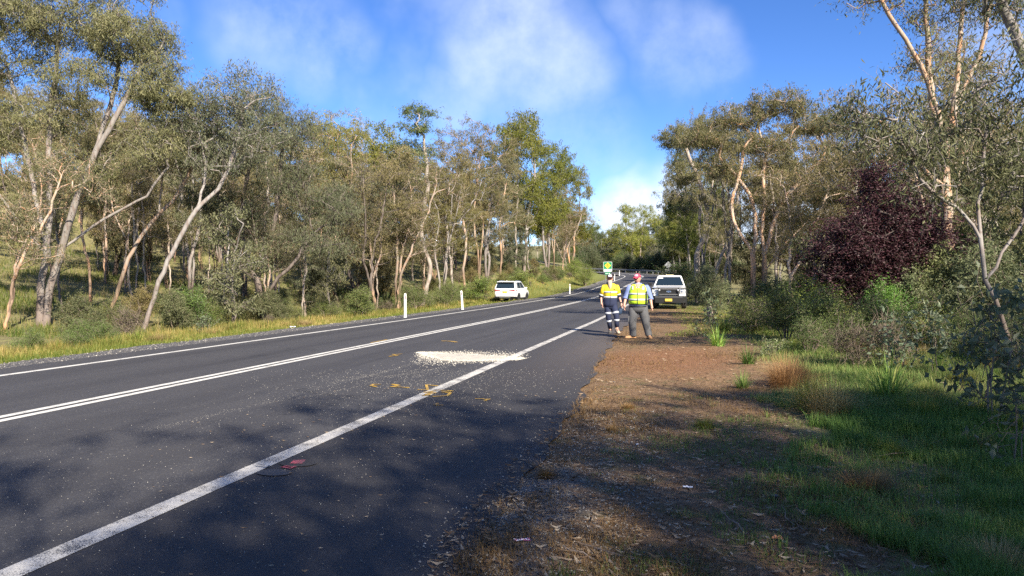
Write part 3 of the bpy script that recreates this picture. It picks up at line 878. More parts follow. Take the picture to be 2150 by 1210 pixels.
for i in range(34):
    px = rs.uniform(960, 1235); off = rs.uniform(13, 40)
    # depth at which this column lies that far left of the road
    for dd in np.arange(60, 170, 2.0):
        x, y = P(px, dd)
        if road_coords(x, y)[0] < -off: continue
        break
    if road_coords(x, y)[0] > -11: continue
    g = float(ground(x, y)); yt = float(np.interp(px, [a for a, _ in SKY], [b for _, b in SKY])) + rs.uniform(15, 110)
    h = min(EYE + (588 - yt) * dd / 1550 - g, rs.uniform(8, 13))
    if h < 4: continue
    kk = ['slender', 'spreading', 'scraggly', 'leafy', 'slender2', 'dense'][rs.randint(6)]; t = [OLIVE, BROWNT, DARK, (1.2, 1.05, .9)][rs.randint(4)]; s = h / K[kk].h
    K[kk].place(x, y, s, rs.uniform(0, 6.28), look(kk, t) + ' gum crowding the bank ' + mark(px, LM), 'tree', 'gums crowding the bank beyond the white SUV', tint=t, sz=s, z=g)

for i in range(64):
    px = 200 + 820 * (i + rs.uniform(0, 1)) / 64; dd = rs.uniform(38, 76)
    x, y = P(px, dd); s_, _ = road_coords(x, y)
    if s_ > -12 or (px > 950 and dd < 66): continue
    g = float(ground(x, y)); h = rs.uniform(6, 9.5); kk = ['thin', 'thin2'][i % 2]; t = [OLIVE, (1.2, 1.05, .9), GREYT][rs.randint(3)]; s = h / K[kk].h
    K[kk].place(x, y, s, rs.uniform(0, 6.28), look(kk, t) + ' gum ' + ('at the foot of' if dd < 52 else 'part-way up') + ' the left slope ' + mark(px, LM), 'tree', 'thin gums of the left hillside', tint=t, sz=s, z=g, btint=(1.15, 1.1, 1.05))

# --- right side of the road
K['gumR'] = Plant('peeling_gum', M_BARKO, M_LEAF, seed=51, rb=.14, nleaf=13000, leaf=(.13, .030), spread=.38, twigs=4, twr=.005, upk=.8, shell=.5,
    stems=[(-1, [(0, 0, 0), (.02, 0, 2.0), (-.05, .05, 4.0), (-.15, 0, 5.6), (-.3, 0, 6.6), (-.8, 0, 8), (-1.7, .1, 9.6), (-2.5, .1, 11)]),
           (-1, [(.09, .02, 0), (.1, .02, 2), (.05, .08, 4), (.0, .06, 5.4), (.25, .1, 6.8), (.4, .1, 8.4), (.6, .1, 10.5)]),
           (0, [(.25, .1, 6.8), (.9, 0, 8.2), (1.3, -.1, 10.2)]), (0, [(-.15, 0, 5.6), (-.35, .3, 7.4), (-.4, .4, 9.5), (-.3, .4, 11)]),
           (0, [(-.05, 0, 4.4), (-1.0, -.4, 4.9), (-2.0, -.7, 5.9), (-2.9, -.9, 6.4)])],
    lobes=[((-2.4, 0, 10.6), (1.3, 1.2, 1.6), 60), ((-.4, .2, 10.2), (1.4, 1.3, 1.8), 90), ((1.2, 0, 10.0), (1.2, 1.2, 1.6), 70), ((-.2, .2, 8.2), (1.3, 1.0, .9), 40), ((-2.9, -.9, 6.2), (1.0, .8, .7), 30),
           ((-1.4, -.6, 5.3), (1.1, .8, .8), 45), ((.4, -.3, 5.6), (1.0, .8, .8), 30), ((0, 0, 12), (3, 2.5, 1.3), 60)])
x, y = P(1990, 22)
K['gumR'].place(x, y, 1.0, YAW, 'tall gum with glowing orange peeling twin trunk beyond the purple-leaved tree', name='peeling_gum', tint=(.9, .95, .9), btint=(.98, .98, .98))

K['arching'] = Plant('arching_gum', M_BARKO, M_LEAF, seed=54, rb=.17, nleaf=42000, leaf=(.15, .036), spread=.40, twigs=4, upk=.9, lowbias=.6,
    stems=[(-1, [(0, 0, 0), (-.05, 0, 1.6), (-.1, 0, 3.2), (-.75, 0, 4.2), (-1.2, .1, 5.2), (-1.3, .1, 6.4), (-.8, .2, 8), (-.6, .2, 9.6)]),
           (-1, [(.66, .05, 0), (.62, .05, 1.6), (.66, .05, 3.0), (1.0, .1, 4.4), (1.35, .1, 5.6), (1.95, .1, 6.7), (3.0, .1, 7.8), (4.0, .1, 8.8)]),
           (0, [(.64, .05, 2.4), (.5, .2, 4.4), (.7, .2, 6.2), (.6, .2, 8.2), (1.0, .2, 10)]),
           (0, [(.64, .05, 2.2), (1.6, -.2, 3.6), (2.9, -.2, 4.9), (4.4, -.1, 6.4)]), (0, [(-.1, 0, 3.2), (.15, .3, 4.8), (-.2, .4, 6.8), (-2.0, .4, 9.0)])],
    lobes=[((-3.0, .2, 10.0), (1.7, 1.6, .9), 70), ((-1.0, .2, 11.2), (1.8, 1.7, 1.0), 90), ((1.6, .2, 12.0), (2.0, 1.8, .9), 110), ((4.0, .2, 10.9), (1.9, 1.7, 1.0), 90), ((5.2, 0, 8.8), (1.5, 1.4, 1.0), 50),
           ((-2.2, .1, 8.2), (1.5, 1.4, .8), 45), ((.6, .2, 9.6), (2.0, 1.6, .8), 60), ((3.0, .2, 8.0), (1.6, 1.4, .8), 45), ((4.6, 0, 6.4), (1.2, 1.2, .8), 25)])
x, y = P(1584, 44)
K['arching'].place(x, y, 1.0, YAW, 'broad arching gum on orange twin trunks in the middle of the right-hand wood', tint=(1.02, 1.0, .88))
K['swan'] = Plant('swan_necked_gum', M_BARKP, M_LEAF, seed=55, rb=.16, nleaf=30000, leaf=(.15, .036), spread=.40, twigs=4, upk=.9,
    stems=[(-1, [(0, 0, 0), (-.15, 0, 1.8), (-.1, 0, 3.4), (.45, 0, 4.8), (.62, 0, 6.2), (.3, .1, 7.8), (-.4, .1, 9.6), (-.9, .1, 11)]), (-1, [(.75, .3, 0), (1.2, .3, 1.8), (1.9, .3, 3.8), (2.5, .3, 5.6), (2.8, .3, 7.6), (3.0, .3, 9.4)]),
           (0, [(.62, 0, 6.2), (1.0, .2, 8), (1.2, .2, 10)])],
    lobes=[((-1.3, .1, 11.4), (1.5, 1.4, .9), 80), ((.8, .2, 12.0), (1.5, 1.4, .9), 80), ((2.8, .3, 11.0), (1.7, 1.5, 1.1), 80), ((-.9, 0, 8.8), (1.0, 1.0, .9), 40), ((3.4, .3, 8.6), (1.4, 1.2, .9), 40), ((-.9, 0, 6.8), (.8, .8, .7), 20)])
x, y = P(1466, 51)
K['swan'].place(x, y, 1.0, YAW, 'pale-trunked gum with a swan-necked stem just right of the white ute', tint=(1.0, 1.0, .88))

K['curved'] = Plant('curved_sapling_gum', M_BARKG, M_LEAF, seed=52, rb=.04, nleaf=7000, leaf=(.12, .028), spread=.35, twigs=4, twr=.004, step=.25, upk=.7,
    stems=[(-1, [(0, 0, 0), (-.35, 0, .8), (-.62, 0, 1.45), (-.70, 0, 2.1), (-1.0, .05, 2.6), (-1.6, .1, 3.1), (-2.0, .1, 3.9)]), (0, [(-.70, 0, 2.1), (-.5, .3, 3.0), (-.45, .3, 4.0)]), (0, [(-.62, 0, 1.45), (.1, .2, 2.4), (.2, .2, 3.4)])],
    lobes=[((-2.0, 0, 3.9), (.9, .8, .8), 50), ((-.5, .2, 4.0), (.8, .8, .8), 45), ((.3, .2, 3.2), (.9, .8, 1.0), 60), ((-1.2, .1, 3.0), (.7, .6, .5), 20), ((.4, .2, 4.8), (1.1, .9, .7), 40)])
x, y = P(2150, 13.2)
K['curved'].place(x, y, 1.12, YAW, 'slender curved gum leaning left at the right edge in front of the tall peeling gum', name='curved_sapling_gum', tint=(.85, .92, .9))

K['edge'] = Plant('overhanging_gum', M_BARKG, M_LEAFG, seed=53, rb=.16, nleaf=6000, leaf=(.13, .028), spread=.35, twigs=5, upk=.6,
    stems=[(-1, [(0, 0, 0), (.1, 0, 3), (-.1, 0, 5), (-1.0, 0, 7), (-1.6, 0, 8.6), (-1.8, 0, 10)]), (0, [(-.1, 0, 4.5), (.6, .2, 6.5), (.9, .2, 9)])],
    lobes=[((-1.5, 0, 8.6), (1.0, 1.0, 1.6), 60), ((.6, 0, 9), (1.6, 1.4, 1.5), 70)])
x, y = P(2235, 17)
K['edge'].place(x, y, 1.0, YAW, 'gum mostly outside the frame, its thin dark branches reaching in at the top right corner', tint=DARK)

for kind, px, d, yt, rz, lab, kw in (
    ('umbrella', 1475, 66, 240, .3, 'gum with an umbrella crown at the left end of the right-hand wood', dict(wf=.62, tint=OLIVE)),
    ('dense', 1462, 72, 320, 2.0, 'dark dense gum hanging over the road behind the white ute', dict(wf=.6, tint=(.7, .82, .7))),
    ('umbrella', 1720, 58, 205, 4.0, 'wide brown-topped gum behind the purple-leaved tree', dict(tint=(1.25, 1.05, .85), wf=1.0)),
    ('scraggly', 1660, 40, 330, .9, 'twiggy gum sweeping to the right above the pale dead branch', dict(tint=BROWNT, wf=1.3)),
    ('spreading', 1530, 46, 270, 1.0, 'grey-limbed gum leaning right between the swan-necked gum and the orange-trunked gum', dict(tint=OLIVE, wf=.8)),
    ('scraggly2', 1800, 38, 270, 2.0, 'brown twiggy gum directly above the purple-leaved tree', dict(tint=BROWNT, wf=1.3)),
    ('spreading', 2060, 40, 95, .5, 'grey-brown twiggy gum behind the peeling gum at the top right', dict(tint=(1.25, 1.12, 1.0), barkm=M_BARKP)),
    ('scraggly', 2120, 34, 150, 3.0, 'pale-limbed sparse gum at the far right behind the curved gum', dict(tint=(1.25, 1.1, 1.0), wf=1.2, barkm=M_BARKP)),
    ('scraggly', 1890, 39, 225, .3, 'dark drooping gum left of the peeling twin trunk', dict(tint=(.8, .85, .8), wf=.8)),
    ('leafy', 2060, 24, 330, 1.3, 'willowy olive gum between the peeling gum and the curved gum', dict(tint=(1.0, 1.05, .85), wf=1.2)),
    ('leafy', 2170, 21, 300, 2.5, 'willowy gum at the right edge behind the curved gum', dict(tint=(1.0, 1.05, .85), wf=1.2)),
    ('scraggly', 1985, 33, 250, 4.1, 'brown-twigged gum behind the upper trunk of the peeling gum', dict(tint=(1.2, 1.05, .9), wf=1.2)),
):
    fit(kind, px, d, yt, rz, lab, **kw)
rs = np.random.RandomState(78)
for d, n in ((38, 9), (46, 11), (56, 13), (70, 15), (88, 13)):
    for i in range(n):
        px = 1440 + 900 * (i + rs.uniform(.1, .9)) / n
        dd = d * rs.uniform(.94, 1.06)
        x, y = P(px, dd)
        s_, _ = road_coords(x, y)
        if s_ < 12.5 or (px > 1560 and y < 46): continue
        g = float(ground(x, y))
        yt = float(np.interp(px, [1400, 1440, 1500, 1600, 1700, 1800, 1900, 2000, 2300], [340, 300, 270, 225, 225, 250, 260, 210, 140])) + rs.uniform(5, 110)
        h = min(EYE + (588 - yt) * dd / 1550 - g, rs.uniform(9, 14))
        kk = ['scraggly', 'scraggly2', 'slender', 'spreading', 'leafy', 'umbrella'][rs.randint(6)]
        s = h / K[kk].h; t = [OLIVE, BROWNT, (1.2, 1.05, .9), DARK][rs.randint(4)]
        K[kk].place(x, y, s, rs.uniform(0, 6.28), look(kk, t) + ' gum ' + ('near the front' if dd < 50 else 'deep inside') + ' the right-hand wood ' + mark(px, RM), 'tree', 'gums in the wood right of the road', tint=t, sz=s, z=g)

# --- beyond the bend
x, y = P(1340, 182)
K['dense'].place(x, y, 1.5, 2.0, 'large pale-trunked tree with a spreading green crown straight ahead behind the bend', 'tree', tint=(1.25, 1.3, .95), barkm=M_BARKP, btint=(1.2, 1.15, 1.1), sz=1.62)
fit('pole', 1312, 184, 505, 1.0, 'thin white-stemmed gum just left of the large pale-trunked tree at the bend', wf=1.0, tint=(1.1, 1.15, .8))
fit('umbrella', 1400, 260, 446, 2.0, 'dark flat-topped tree on the skyline above the bend', wf=.5, tint=DARK)
rs = np.random.RandomState(79)
for d, n, a, b_ in ((185, 7, 1215, 1500), (200, 12, 1215, 1500), (225, 11, 1180, 1520), (265, 10, 1150, 1540), (150, 6, 1405, 1490), (120, 6, 1415, 1500), (100, 6, 1425, 1520)):
    for i in range(n):
        px = a + (b_ - a) * (i + rs.uniform(.1, .9)) / n; dd = d * rs.uniform(.97, 1.04)
        if d < 210 and 1325 < px < 1357: continue
        x, y = P(px, dd); g = float(ground(x, y))
        s_, _ = road_coords(x, y)
        if abs(s_) < 8: continue
        yt = float(np.interp(px, [1200, 1240, 1290, 1320, 1380, 1410, 1440], [440, 478, 482, 478, 462, 450, 400])) + rs.uniform(0, 22) + (25 if d < 190 else 0)
        kk = ['dense', 'leafy', 'spreading', 'dense'][rs.randint(4)]; t = [(.7, .85, .7), (.9, 1, .7), (.6, .75, .65), (1.1, 1.1, .8)][rs.randint(4)]
        h = EYE + (588 - yt) * dd / 1550 - g; s = h / K[kk].h
        K[kk].place(x, y, s, rs.uniform(0, 6.28), look(kk, t) + ' tree ' + ('just behind' if d == 185 or d == 200 else 'far behind' if d > 200 else 'right of') + ' the guard rail ' + ('left of the green sign' if px < 1260 else 'between sign and bend' if px < 1330 else 'beyond the bend' if px < 1400 else 'above the white ute'), 'tree', 'dark trees behind the bend', tint=t, sz=s, z=g)

# --- trees behind and to the right of the viewer: they throw the shade over the near verge and shoulder
for i, (x, y, kk, h) in enumerate(((9, -6, 'spreading', 12), (12.5, -2.5, 'slender', 12.5), (13.5, -9, 'umbrella', 14), (8.5, -11, 'spreading', 13), (17, -5, 'dense', 13), (16.5, 1.0, 'spreading2', 12),
                                   (19, 6, 'spreading', 12), (15, 4.5, 'leafy', 9), (9.5, -1.5, 'scraggly', 11))):
    s = h / K[kk].h
    K[kk].place(x, y, s, i * 1.3, 'gum standing on the right behind the viewer and shading the verge', 'tree', 'gums behind the viewer', sz=s)

# ------------------------------------------------------------------ shrubs, tussocks, grass, litter
def bush(seed, h, r, nl, bark, leafm, name, nst=5, leaf=(.07, .022), ncl=90, droop=0.0, twigs=4, spread=.28, rb=.03, step=.22, tip=.005, low=.15):
    rs = np.random.RandomState(seed); st = []
    for k in range(nst):
        a = 6.28 * k / nst + rs.uniform(-.4, .4); q = r * rs.uniform(.15, .55)
        st.append((-1, [(.05 * math.cos(a), .05 * math.sin(a), 0), (q * .5 * math.cos(a), q * .5 * math.sin(a), h * .3), (q * math.cos(a), q * math.sin(a), h * rs.uniform(.5, .75))]))
    lobes = []
    for j in range(7):
        a = rs.uniform(0, 6.28); q = r * rs.uniform(.1, .65); z = h * rs.uniform(low + .2, .85)
        lobes.append(((q * math.cos(a), q * math.sin(a), z), (r * .45, r * .45, h * .24), ncl // 7))
    return Plant(name, bark, leafm, seed=seed, stems=st, lobes=lobes, rb=rb, nleaf=nl, leaf=leaf, droop=droop, twigs=twigs, spread=spread, step=step, tip=tip, twr=.004, lowbias=0, wig=.03)


K['bushA'] = bush(61, 1.5, 1.0, 8000, M_TWIG, M_SHRUB, 'olive_shrub')
K['bushB'] = bush(62, 1.2, 1.1, 7000, M_TWIG, M_SHRUB, 'low_shrub', leaf=(.05, .016), droop=-.4)
K['bushC'] = bush(63, 2.0, 1.1, 9000, M_TWIG, M_LEAFG, 'grey_shrub', leaf=(.09, .026), droop=.5)
K['bushD'] = bush(64, 1.0, .9, 1600, M_TWIG, M_SHRUB, 'twiggy_shrub', twigs=9, leaf=(.05, .014))
K['bushE'] = bush(65, 1.7, 1.3, 15000, M_TWIG, M_SHRUB, 'dense_shrub', leaf=(.055, .018), droop=-.5, ncl=160)
for k in ('bushA', 'bushB', 'bushC', 'bushD', 'bushE'): K[k].wn, K[k].ln = 'stems', 'foliage'
K['broad'] = bush(66, 1.5, .42, 150, M_TWIG, M_BROAD, 'broad_leaved_sapling', nst=2, leaf=(.13, .062), ncl=28, droop=.3, twigs=2, spread=.18, rb=.011, tip=.003)
K['broad2'] = bush(67, 1.3, .6, 330, M_TWIG, M_BROAD, 'broad_leaved_sapling', nst=3, leaf=(.10, .055), ncl=35, droop=.2, twigs=3, spread=.2, rb=.012, tip=.003)
K['broad'].wn = K['broad2'].wn = 'stems'; K['broad'].ln = K['broad2'].ln = 'leaves'
# the purple-leaved plum
K['plum'] = Plant('purple_leaved_tree', M_BARKD, M_PLUM, seed=68, rb=.09, nleaf=52000, leaf=(.075, .042), spread=.36, droop=.15, twigs=4, step=.3, lowbias=0, upk=2.2, shell=.45,
    stems=[(-1, [(0, 0, 0), (.0, 0, .8), (-.1, 0, 1.6), (.1, 0, 2.8)]), (0, [(0, 0, .8), (.6, .1, 2.0), (1.0, .1, 3.0)]), (0, [(0, 0, .8), (-.7, .1, 1.8), (-1.2, .1, 2.5)])],
    lobes=[((.2, 0, 4.1), (1.0, .9, 1.1), 90), ((1.1, 0, 3.0), (1.0, 1.0, 1.0), 90), ((-.8, 0, 2.7), (1.1, 1.0, 1.1), 110), ((-.3, -.3, 3.4), (.9, .8, .8), 60), ((.9, -.2, 3.6), (.8, .8, .7), 50), ((.1, -.2, 2.6), (1.2, 1.0, 1.0), 90), ((1.5, 0, 2.0), (.9, .9, .7), 50), ((-.5, 0, 1.7), (1.1, .9, .6), 50), ((-.1, 0, 5.0), (.4, .4, .7), 22)])
fit('plum', 1846, 20.5, 352, YAW, 'purple-leaved tree with dense dark burgundy crown among the olive gums', wf=1.18, tint=(1, 1, 1))
K['fringe'] = Plant('drooping_gum', M_BARKP, M_LEAFG, seed=69, rb=.05, nleaf=2600, leaf=(.12, .030), spread=.3, twigs=3, step=.25, upk=.3, lowbias=0,
    stems=[(-1, [(0, 0, 0), (.2, 0, .9), (.5, 0, 1.7), (.9, 0, 2.2)]), (0, [(.2, 0, .9), (-.2, 0, 1.5), (-.7, .1, 1.7)])],
    lobes=[((.9, 0, 2.2), (.6, .6, .5), 25), ((1.3, 0, 1.6), (.5, .5, .6), 20), ((.3, 0, 2.2), (.5, .5, .4), 15)])
fit('fringe', 1680, 24, 478, YAW, 'small pale-leaved gum drooping over a bleached branch left of the purple-leaved tree', tint=(1.5, 1.45, 1.15), wf=1.1)

rs = np.random.RandomState(90)
# hand-placed shrubs, right side
for kind, px, d, yt, lab, kw in (
    ('bushE', 1650, 18.5, 590, 'olive shrub in front of the orange-trunked gum, left of the widest dense shrub', dict(tint=(1.15, 1.15, .8))),
    ('bushE', 1735, 17.0, 600, 'widest dense olive shrub in front of the purple-leaved tree', dict(wf=1.25, tint=(1.1, 1.15, .85))),
    ('bushA', 1690, 21, 575, 'sunlit yellow-green shrub behind the widest dense olive shrub', dict(tint=(1.5, 1.5, .85))),
    ('bushB', 1575, 21, 615, 'low shrub at the back of the brown verge right of the white ute', dict(tint=(1.2, 1.15, .8), wf=1.2)),
    ('bushE', 1838, 17, 615, 'dark low shrub right of the widest dense olive shrub', dict(tint=(.85, .9, .8))),
    ('bushA', 1868, 18.8, 585, 'fern-green bush under the purple-leaved tree', dict(tint=(.95, 1.45, .7), wf=.8)),
    ('bushC', 1925, 19, 565, 'blue-grey feathery bush left of the orange peeling trunk', dict(tint=(1.2, 1.35, 1.2))),
    ('bushE', 1950, 16.5, 610, 'olive bush at the foot of the orange peeling trunk', dict(tint=(1.2, 1.15, .8))),
    ('bushC', 2050, 18, 500, 'tall grey-green bush between the peeling trunk and the curved gum', dict(tint=(.95, 1.05, .95))),
    ('bushC', 2120, 16, 520, 'tall grey-green bush behind the foot of the curved gum', dict(tint=(.9, 1, .9))),
    ('bushE', 2020, 15, 640, 'low olive bush behind the pale broad-leaved sapling', dict(tint=(.95, 1, .8))),
    ('bushE', 2110, 13.5, 655, 'dark bush around the foot of the curved gum', dict(tint=(.7, .75, .7))),
    ('bushD', 1800, 13.2, 668, 'twiggy half-bare shrub above the sunlit grass patch', dict(tint=(1, .9, .8))),
    ('bushD', 1870, 14.2, 660, 'brown twiggy shrub between the dark low shrub and the pale broad-leaved sapling', dict(tint=(1, .9, .8))),
    ('bushB', 1700, 15.5, 660, 'low dark shrub in front of the widest dense olive shrub', dict(tint=(.9, .95, .8))),
    ('bushC', 1500, 33, 555, 'grey-leaved shrub just right of the white ute', dict(tint=(1.0, 1.1, .95), wf=.9)),
    ('bushA', 1605, 25, 578, 'shrub hiding the foot of the orange-trunked gum', dict(tint=(1.0, 1.05, .8))),
    ('bushE', 1470, 48, 560, 'dark shrub behind the tray of the white ute', dict(tint=(.8, .85, .7))),
    ('bushA', 1440, 66, 548, 'dark shrub between the white ute and the back of the diamond sign', dict(tint=(.7, .8, .7), wf=1.3)),
):
    fit(kind, px, d, yt, rs.uniform(0, 6.28), lab, cat='shrub', **kw)
for kind, px, d, yt, rz, lab, kw in (
    ('broad', 1962, 12.4, 620, 1.0, 'leaning sapling with round pale leaves in front of the low olive bush', dict(tint=(1.6, 1.6, 1.45), wf=.9)),
    ('broad2', 1898, 12.8, 632, 2.2, 'grey-leaved sapling behind the leaning round-leaved sapling', dict(tint=(1.2, 1.25, 1.2))),
    ('broad2', 2085, 8.2, 560, 0.4, 'dark broad-leaved sapling at the right edge in front of the curved gum', dict(tint=(.9, .9, .8), wf=.7)),
    ('broad', 2140, 6.2, 700, 2.4, 'low leaning sapling with dark round leaves at the right edge of the grass', dict(tint=(.8, .8, .75), wf=.9)),
    ('broad', 1492, 18.5, 606, 2.9, 'spindly sapling with drooping grey leaves at the edge of the brown verge', dict(tint=(1.5, 1.5, 1.2), wf=.75)),
    ('broad', 1462, 20, 668, .4, 'tiny leafy sapling on the brown verge below the white ute', dict(tint=(1.1, 1.2, 1.0), wf=1.0)),
    ('broad2', 1622, 15.2, 700, 1.4, 'small sapling with bright reflecting leaves among the tussocks', dict(tint=(1.9, 1.8, 1.5), wf=1.3)),
    ('broad2', 428, 21, 655, 1.1, 'grey-leaved sapling at the back of the left verge grass', dict(tint=(1.1, 1.15, 1.05), wf=1.2)),
):
    fit(kind, px, d, yt, rz, lab, cat='sapling', **kw)

# shrubs on the left verge, along the foot of the wood
for kind, px, d, yt, lab, kw in (
    ('bushE', 165, 20.5, 668, 'feathery green shrub at the left edge of the verge', dict(tint=(1.2, 1.3, .95), wf=1.2)),
    ('bushE', 60, 19.5, 685, 'green shrub in the far left corner behind the verge grass', dict(tint=(1.2, 1.25, .95), wf=1.1)),
    ('bushE', 215, 22, 668, 'rounded green shrub in front of the curved blue-grey trunk', dict(tint=(1.2, 1.3, .95))),
    ('bushD', 262, 25, 640, 'brown twiggy shrub at the foot of the slim leaning gum', dict(tint=(1.1, .9, .8))),
    ('bushA', 405, 30, 600, 'green shrub on the slope right of the grey leaning gum', dict(tint=(1, 1.2, .8))),
    ('bushA', 760, 34, 600, 'grey-green shrub just left of the first white post', dict(tint=(1.25, 1.2, .95))),
    ('bushE', 870, 37, 590, 'broad grey-green shrub between the two near white posts', dict(tint=(1.3, 1.25, 1.0), wf=1.15)),
    ('bushE', 935, 39, 585, 'dense shrub behind the second white post', dict(tint=(1.25, 1.2, .95))),
    ('bushA', 1000, 46, 578, 'green shrub between the second white post and the white SUV', dict(tint=(1.3, 1.4, .8), wf=1.2)),
    ('bushA', 1085, 70, 566, 'olive shrub rising over the roof of the white SUV', dict(tint=(1.3, 1.3, .8))),
    ('bushE', 1140, 80, 572, 'shrub on the bank right of the white SUV', dict(tint=(1.1, 1.2, .75))),
    ('bushE', 1205, 92, 540, 'large yellow-green shrub on the bank near the green sign', dict(tint=(1.4, 1.45, .7), wf=1.1)),
    ('bushE', 1228, 99, 555, 'low yellow-green shrub on the bank just left of the green sign', dict(tint=(1.4, 1.4, .75), wf=1.1)),
    ('bushE', 1175, 86, 562, 'olive shrub on the bank between the white SUV and the green sign', dict(tint=(1.1, 1.2, .7))),
):
    fit(kind, px, d, yt, rs.uniform(0, 6.28), lab, cat='shrub', **kw)
ncl = 0
for i in range(150):
    S = 16 + 90 * rs.uniform() ** .9
    off = rs.uniform(9.6, 19) if S < 60 else rs.uniform(8.5, 16)
    c_, n_ = centre(S); x = c_.x + n_.x * off; y = c_.y + n_.y * off
    kk = ['bushA', 'bushB', 'bushC', 'bushD', 'bushD', 'bushE'][rs.randint(6)]
    t = [(1.3, 1.25, .9), (1.15, 1.0, .85), (1.35, 1.1, .85), (.95, 1, .85)][rs.randint(4)]
    K[kk].place(x, y, rs.uniform(.4, .85), rs.uniform(0, 6.28), ('brownish' if t[0] > 1.05 and t[1] < 1.05 else 'olive' if t[0] > .9 else 'dark') + {'bushA': ' upright', 'bushB': ' low', 'bushC': ' grey-leaved', 'bushD': ' twiggy', 'bushE': ' dense'}[kk] + ' shrub at the foot of the left wood ' + mark(1075 + 1550 * (x * CA + y * SA) / (y * CA - x * SA), LM), 'shrub', 'scrub along the foot of the left wood', tint=t)
for i in range(52):
    S = 17 + 60 * rs.uniform() ** 1.2
    off = rs.uniform(11.5 + (S - 17) * .02, 24)
    if S < 34: off = max(off, 14.5)
    c_, n_ = centre(S); x = c_.x - n_.x * off; y = c_.y - n_.y * off
    kk = ['bushA', 'bushB', 'bushC', 'bushC', 'bushD', 'bushE'][rs.randint(6)]
    t = [(1.0, 1.1, .8), (.85, .95, .8), (1.1, 1.0, .8), (.7, .8, .7)][rs.randint(4)]
    K[kk].place(x, y, rs.uniform(.75, 1.35), rs.uniform(0, 6.28), ('brownish' if t[0] > 1.05 else 'olive' if t[0] > .9 else 'dark') + {'bushA': ' upright', 'bushB': ' low', 'bushC': ' grey-leaved', 'bushD': ' twiggy', 'bushE': ' dense'}[kk] + ' shrub under the right-hand wood ' + mark(1075 + 1550 * (x * CA + y * SA) / (y * CA - x * SA), RM), 'shrub', 'undergrowth of the right-hand wood', tint=t)


# --- tussocks
def blade_mesh(name, X, Y, Z, ang, h, w, lean, rnd, m, segs=2, curl=.35):
    """n grass blades; each a tapered strip leaning out along ang"""
    n = len(X); L = []
    dx, dy = np.cos(ang), np.sin(ang); px_, py_ = -dy, dx
    for k in range(segs + 1):
        f = k / segs
        out = lean * (f ** 1.6); z = h * (f - curl * lean / np.maximum(h, 1e-3) * f ** 3 * .5)
        ww = w * (1 - f) ** .7 * .5 if k < segs else w * 0
        cx = X + dx * out; cy = Y + dy * out
        if k < segs:
            L.append(np.stack([cx + px_ * ww, cy + py_ * ww, Z + z], 1)); L.append(np.stack([cx - px_ * ww, cy - py_ * ww, Z + z], 1))
        else:
            L.append(np.stack([cx, cy, Z + z], 1))
    V = np.stack(L, 1); nvp = V.shape[1]; V = V.reshape(-1, 3)
    b = np.arange(n)[:, None] * nvp
    Q = [np.concatenate([b + 2 * k, b + 2 * k + 1, b + 2 * k + 3, b + 2 * k + 2], 1) for k in range(segs - 1)]
    T = np.concatenate([b + 2 * segs - 2, b + 2 * segs - 1, b + 2 * segs], 1)
    F = Q + [T]
    return npmesh(name, V, F, m, attrs={'rnd': ('FACE', np.concatenate([rnd] * segs))})


def tussock(seed, n, r, h, spreadl, w, m, segs=4):
    rs = np.random.RandomState(seed)
    a = rs.uniform(0, 6.28, n); q = r * rs.uniform(0, 1, n) ** .5
    X = q * np.cos(a); Y = q * np.sin(a)
    a2 = a + rs.normal(0, .5, n)
    le = spreadl * rs.uniform(.15, 1, n) * (.4 + q / r)
    hh = h * rs.uniform(.45, 1.05, n) * (1 - .3 * le / spreadl)
    return blade_mesh('tussock_blades', X, Y, np.zeros(n), a2, hh, w * rs.uniform(.6, 1.3, n), le, rs.uniform(0, 1, n), m, segs, .5)


TU = {'wiry': tussock(1, 900, .20, .55, .50, .0045, M_STRAW, 5), 'lomandra': tussock(2, 130, .12, .62, .42, .016, M_GRASSR, 5),
      'flat': tussock(3, 1400, .26, .42, .42, .004, M_STRAW, 5), 'soft': tussock(4, 900, .22, .5, .45, .006, M_GRASS, 4),
      'green': tussock(6, 260, .12, .30, .24, .006, M_GRASSR, 3),
      'yellow': tussock(5, 300, .20, .62, .5, .014, M_GRASS, 4)}


def tuft(kind, px, py, sc, label, name='grass_tussock', cat='tussock', tint=(1, 1, 1), sz=None, rz=None, tilt=0, group=None, xy=None):
    x, y = xy if xy is not None else PG(px, py)
    o = link(name, TU[kind]); o.location = (x, y, float(ground(x, y)) - .02); o.scale = (sc, sc, sz or sc)
    o.rotation_euler = (tilt, 0, rs.uniform(0, 6.28) if rz is None else rz); o.color = (*tint, 1)
    tag(o, label, cat, group)
    return o


tuft('flat', 1652, 812, 1.0, 'dead brown tussock leaning over at the edge of the shade', tint=(1.05, .78, .62), sz=1.5, tilt=.25, rz=.4)
tuft('flat', 1668, 806, .75, 'smaller dead brown tussock pressed against the leaning one', tint=(.85, .62, .52), sz=1.2, tilt=-.2, rz=2.2)
tuft('wiry', 1742, 872, 1.0, 'large wiry grey-green tussock in the middle of the shaded grass', tint=(1.7, 1.6, 1.15), sz=1.25)
tuft('soft', 1705, 858, .8, 'soft green tussock against the large wiry grey-green one', tint=(1.8, 1.7, 1.3), sz=1.25)
tuft('lomandra', 1862, 846, 1.15, 'spiky dark green mat-rush with broad upright blades', name='mat_rush', cat='mat-rush', tint=(1.7, 1.6, 1.2), sz=1.4)
tuft('lomandra', 1558, 812, .62, 'small dark mat-rush left of the dead brown tussock', name='mat_rush', cat='mat-rush', tint=(1.1, 1.1, .9))
tuft('lomandra', 1508, 734, 1.05, 'pale mat-rush at the edge of the brown verge', name='mat_rush', cat='mat-rush', tint=(1.7, 1.7, 1.3))
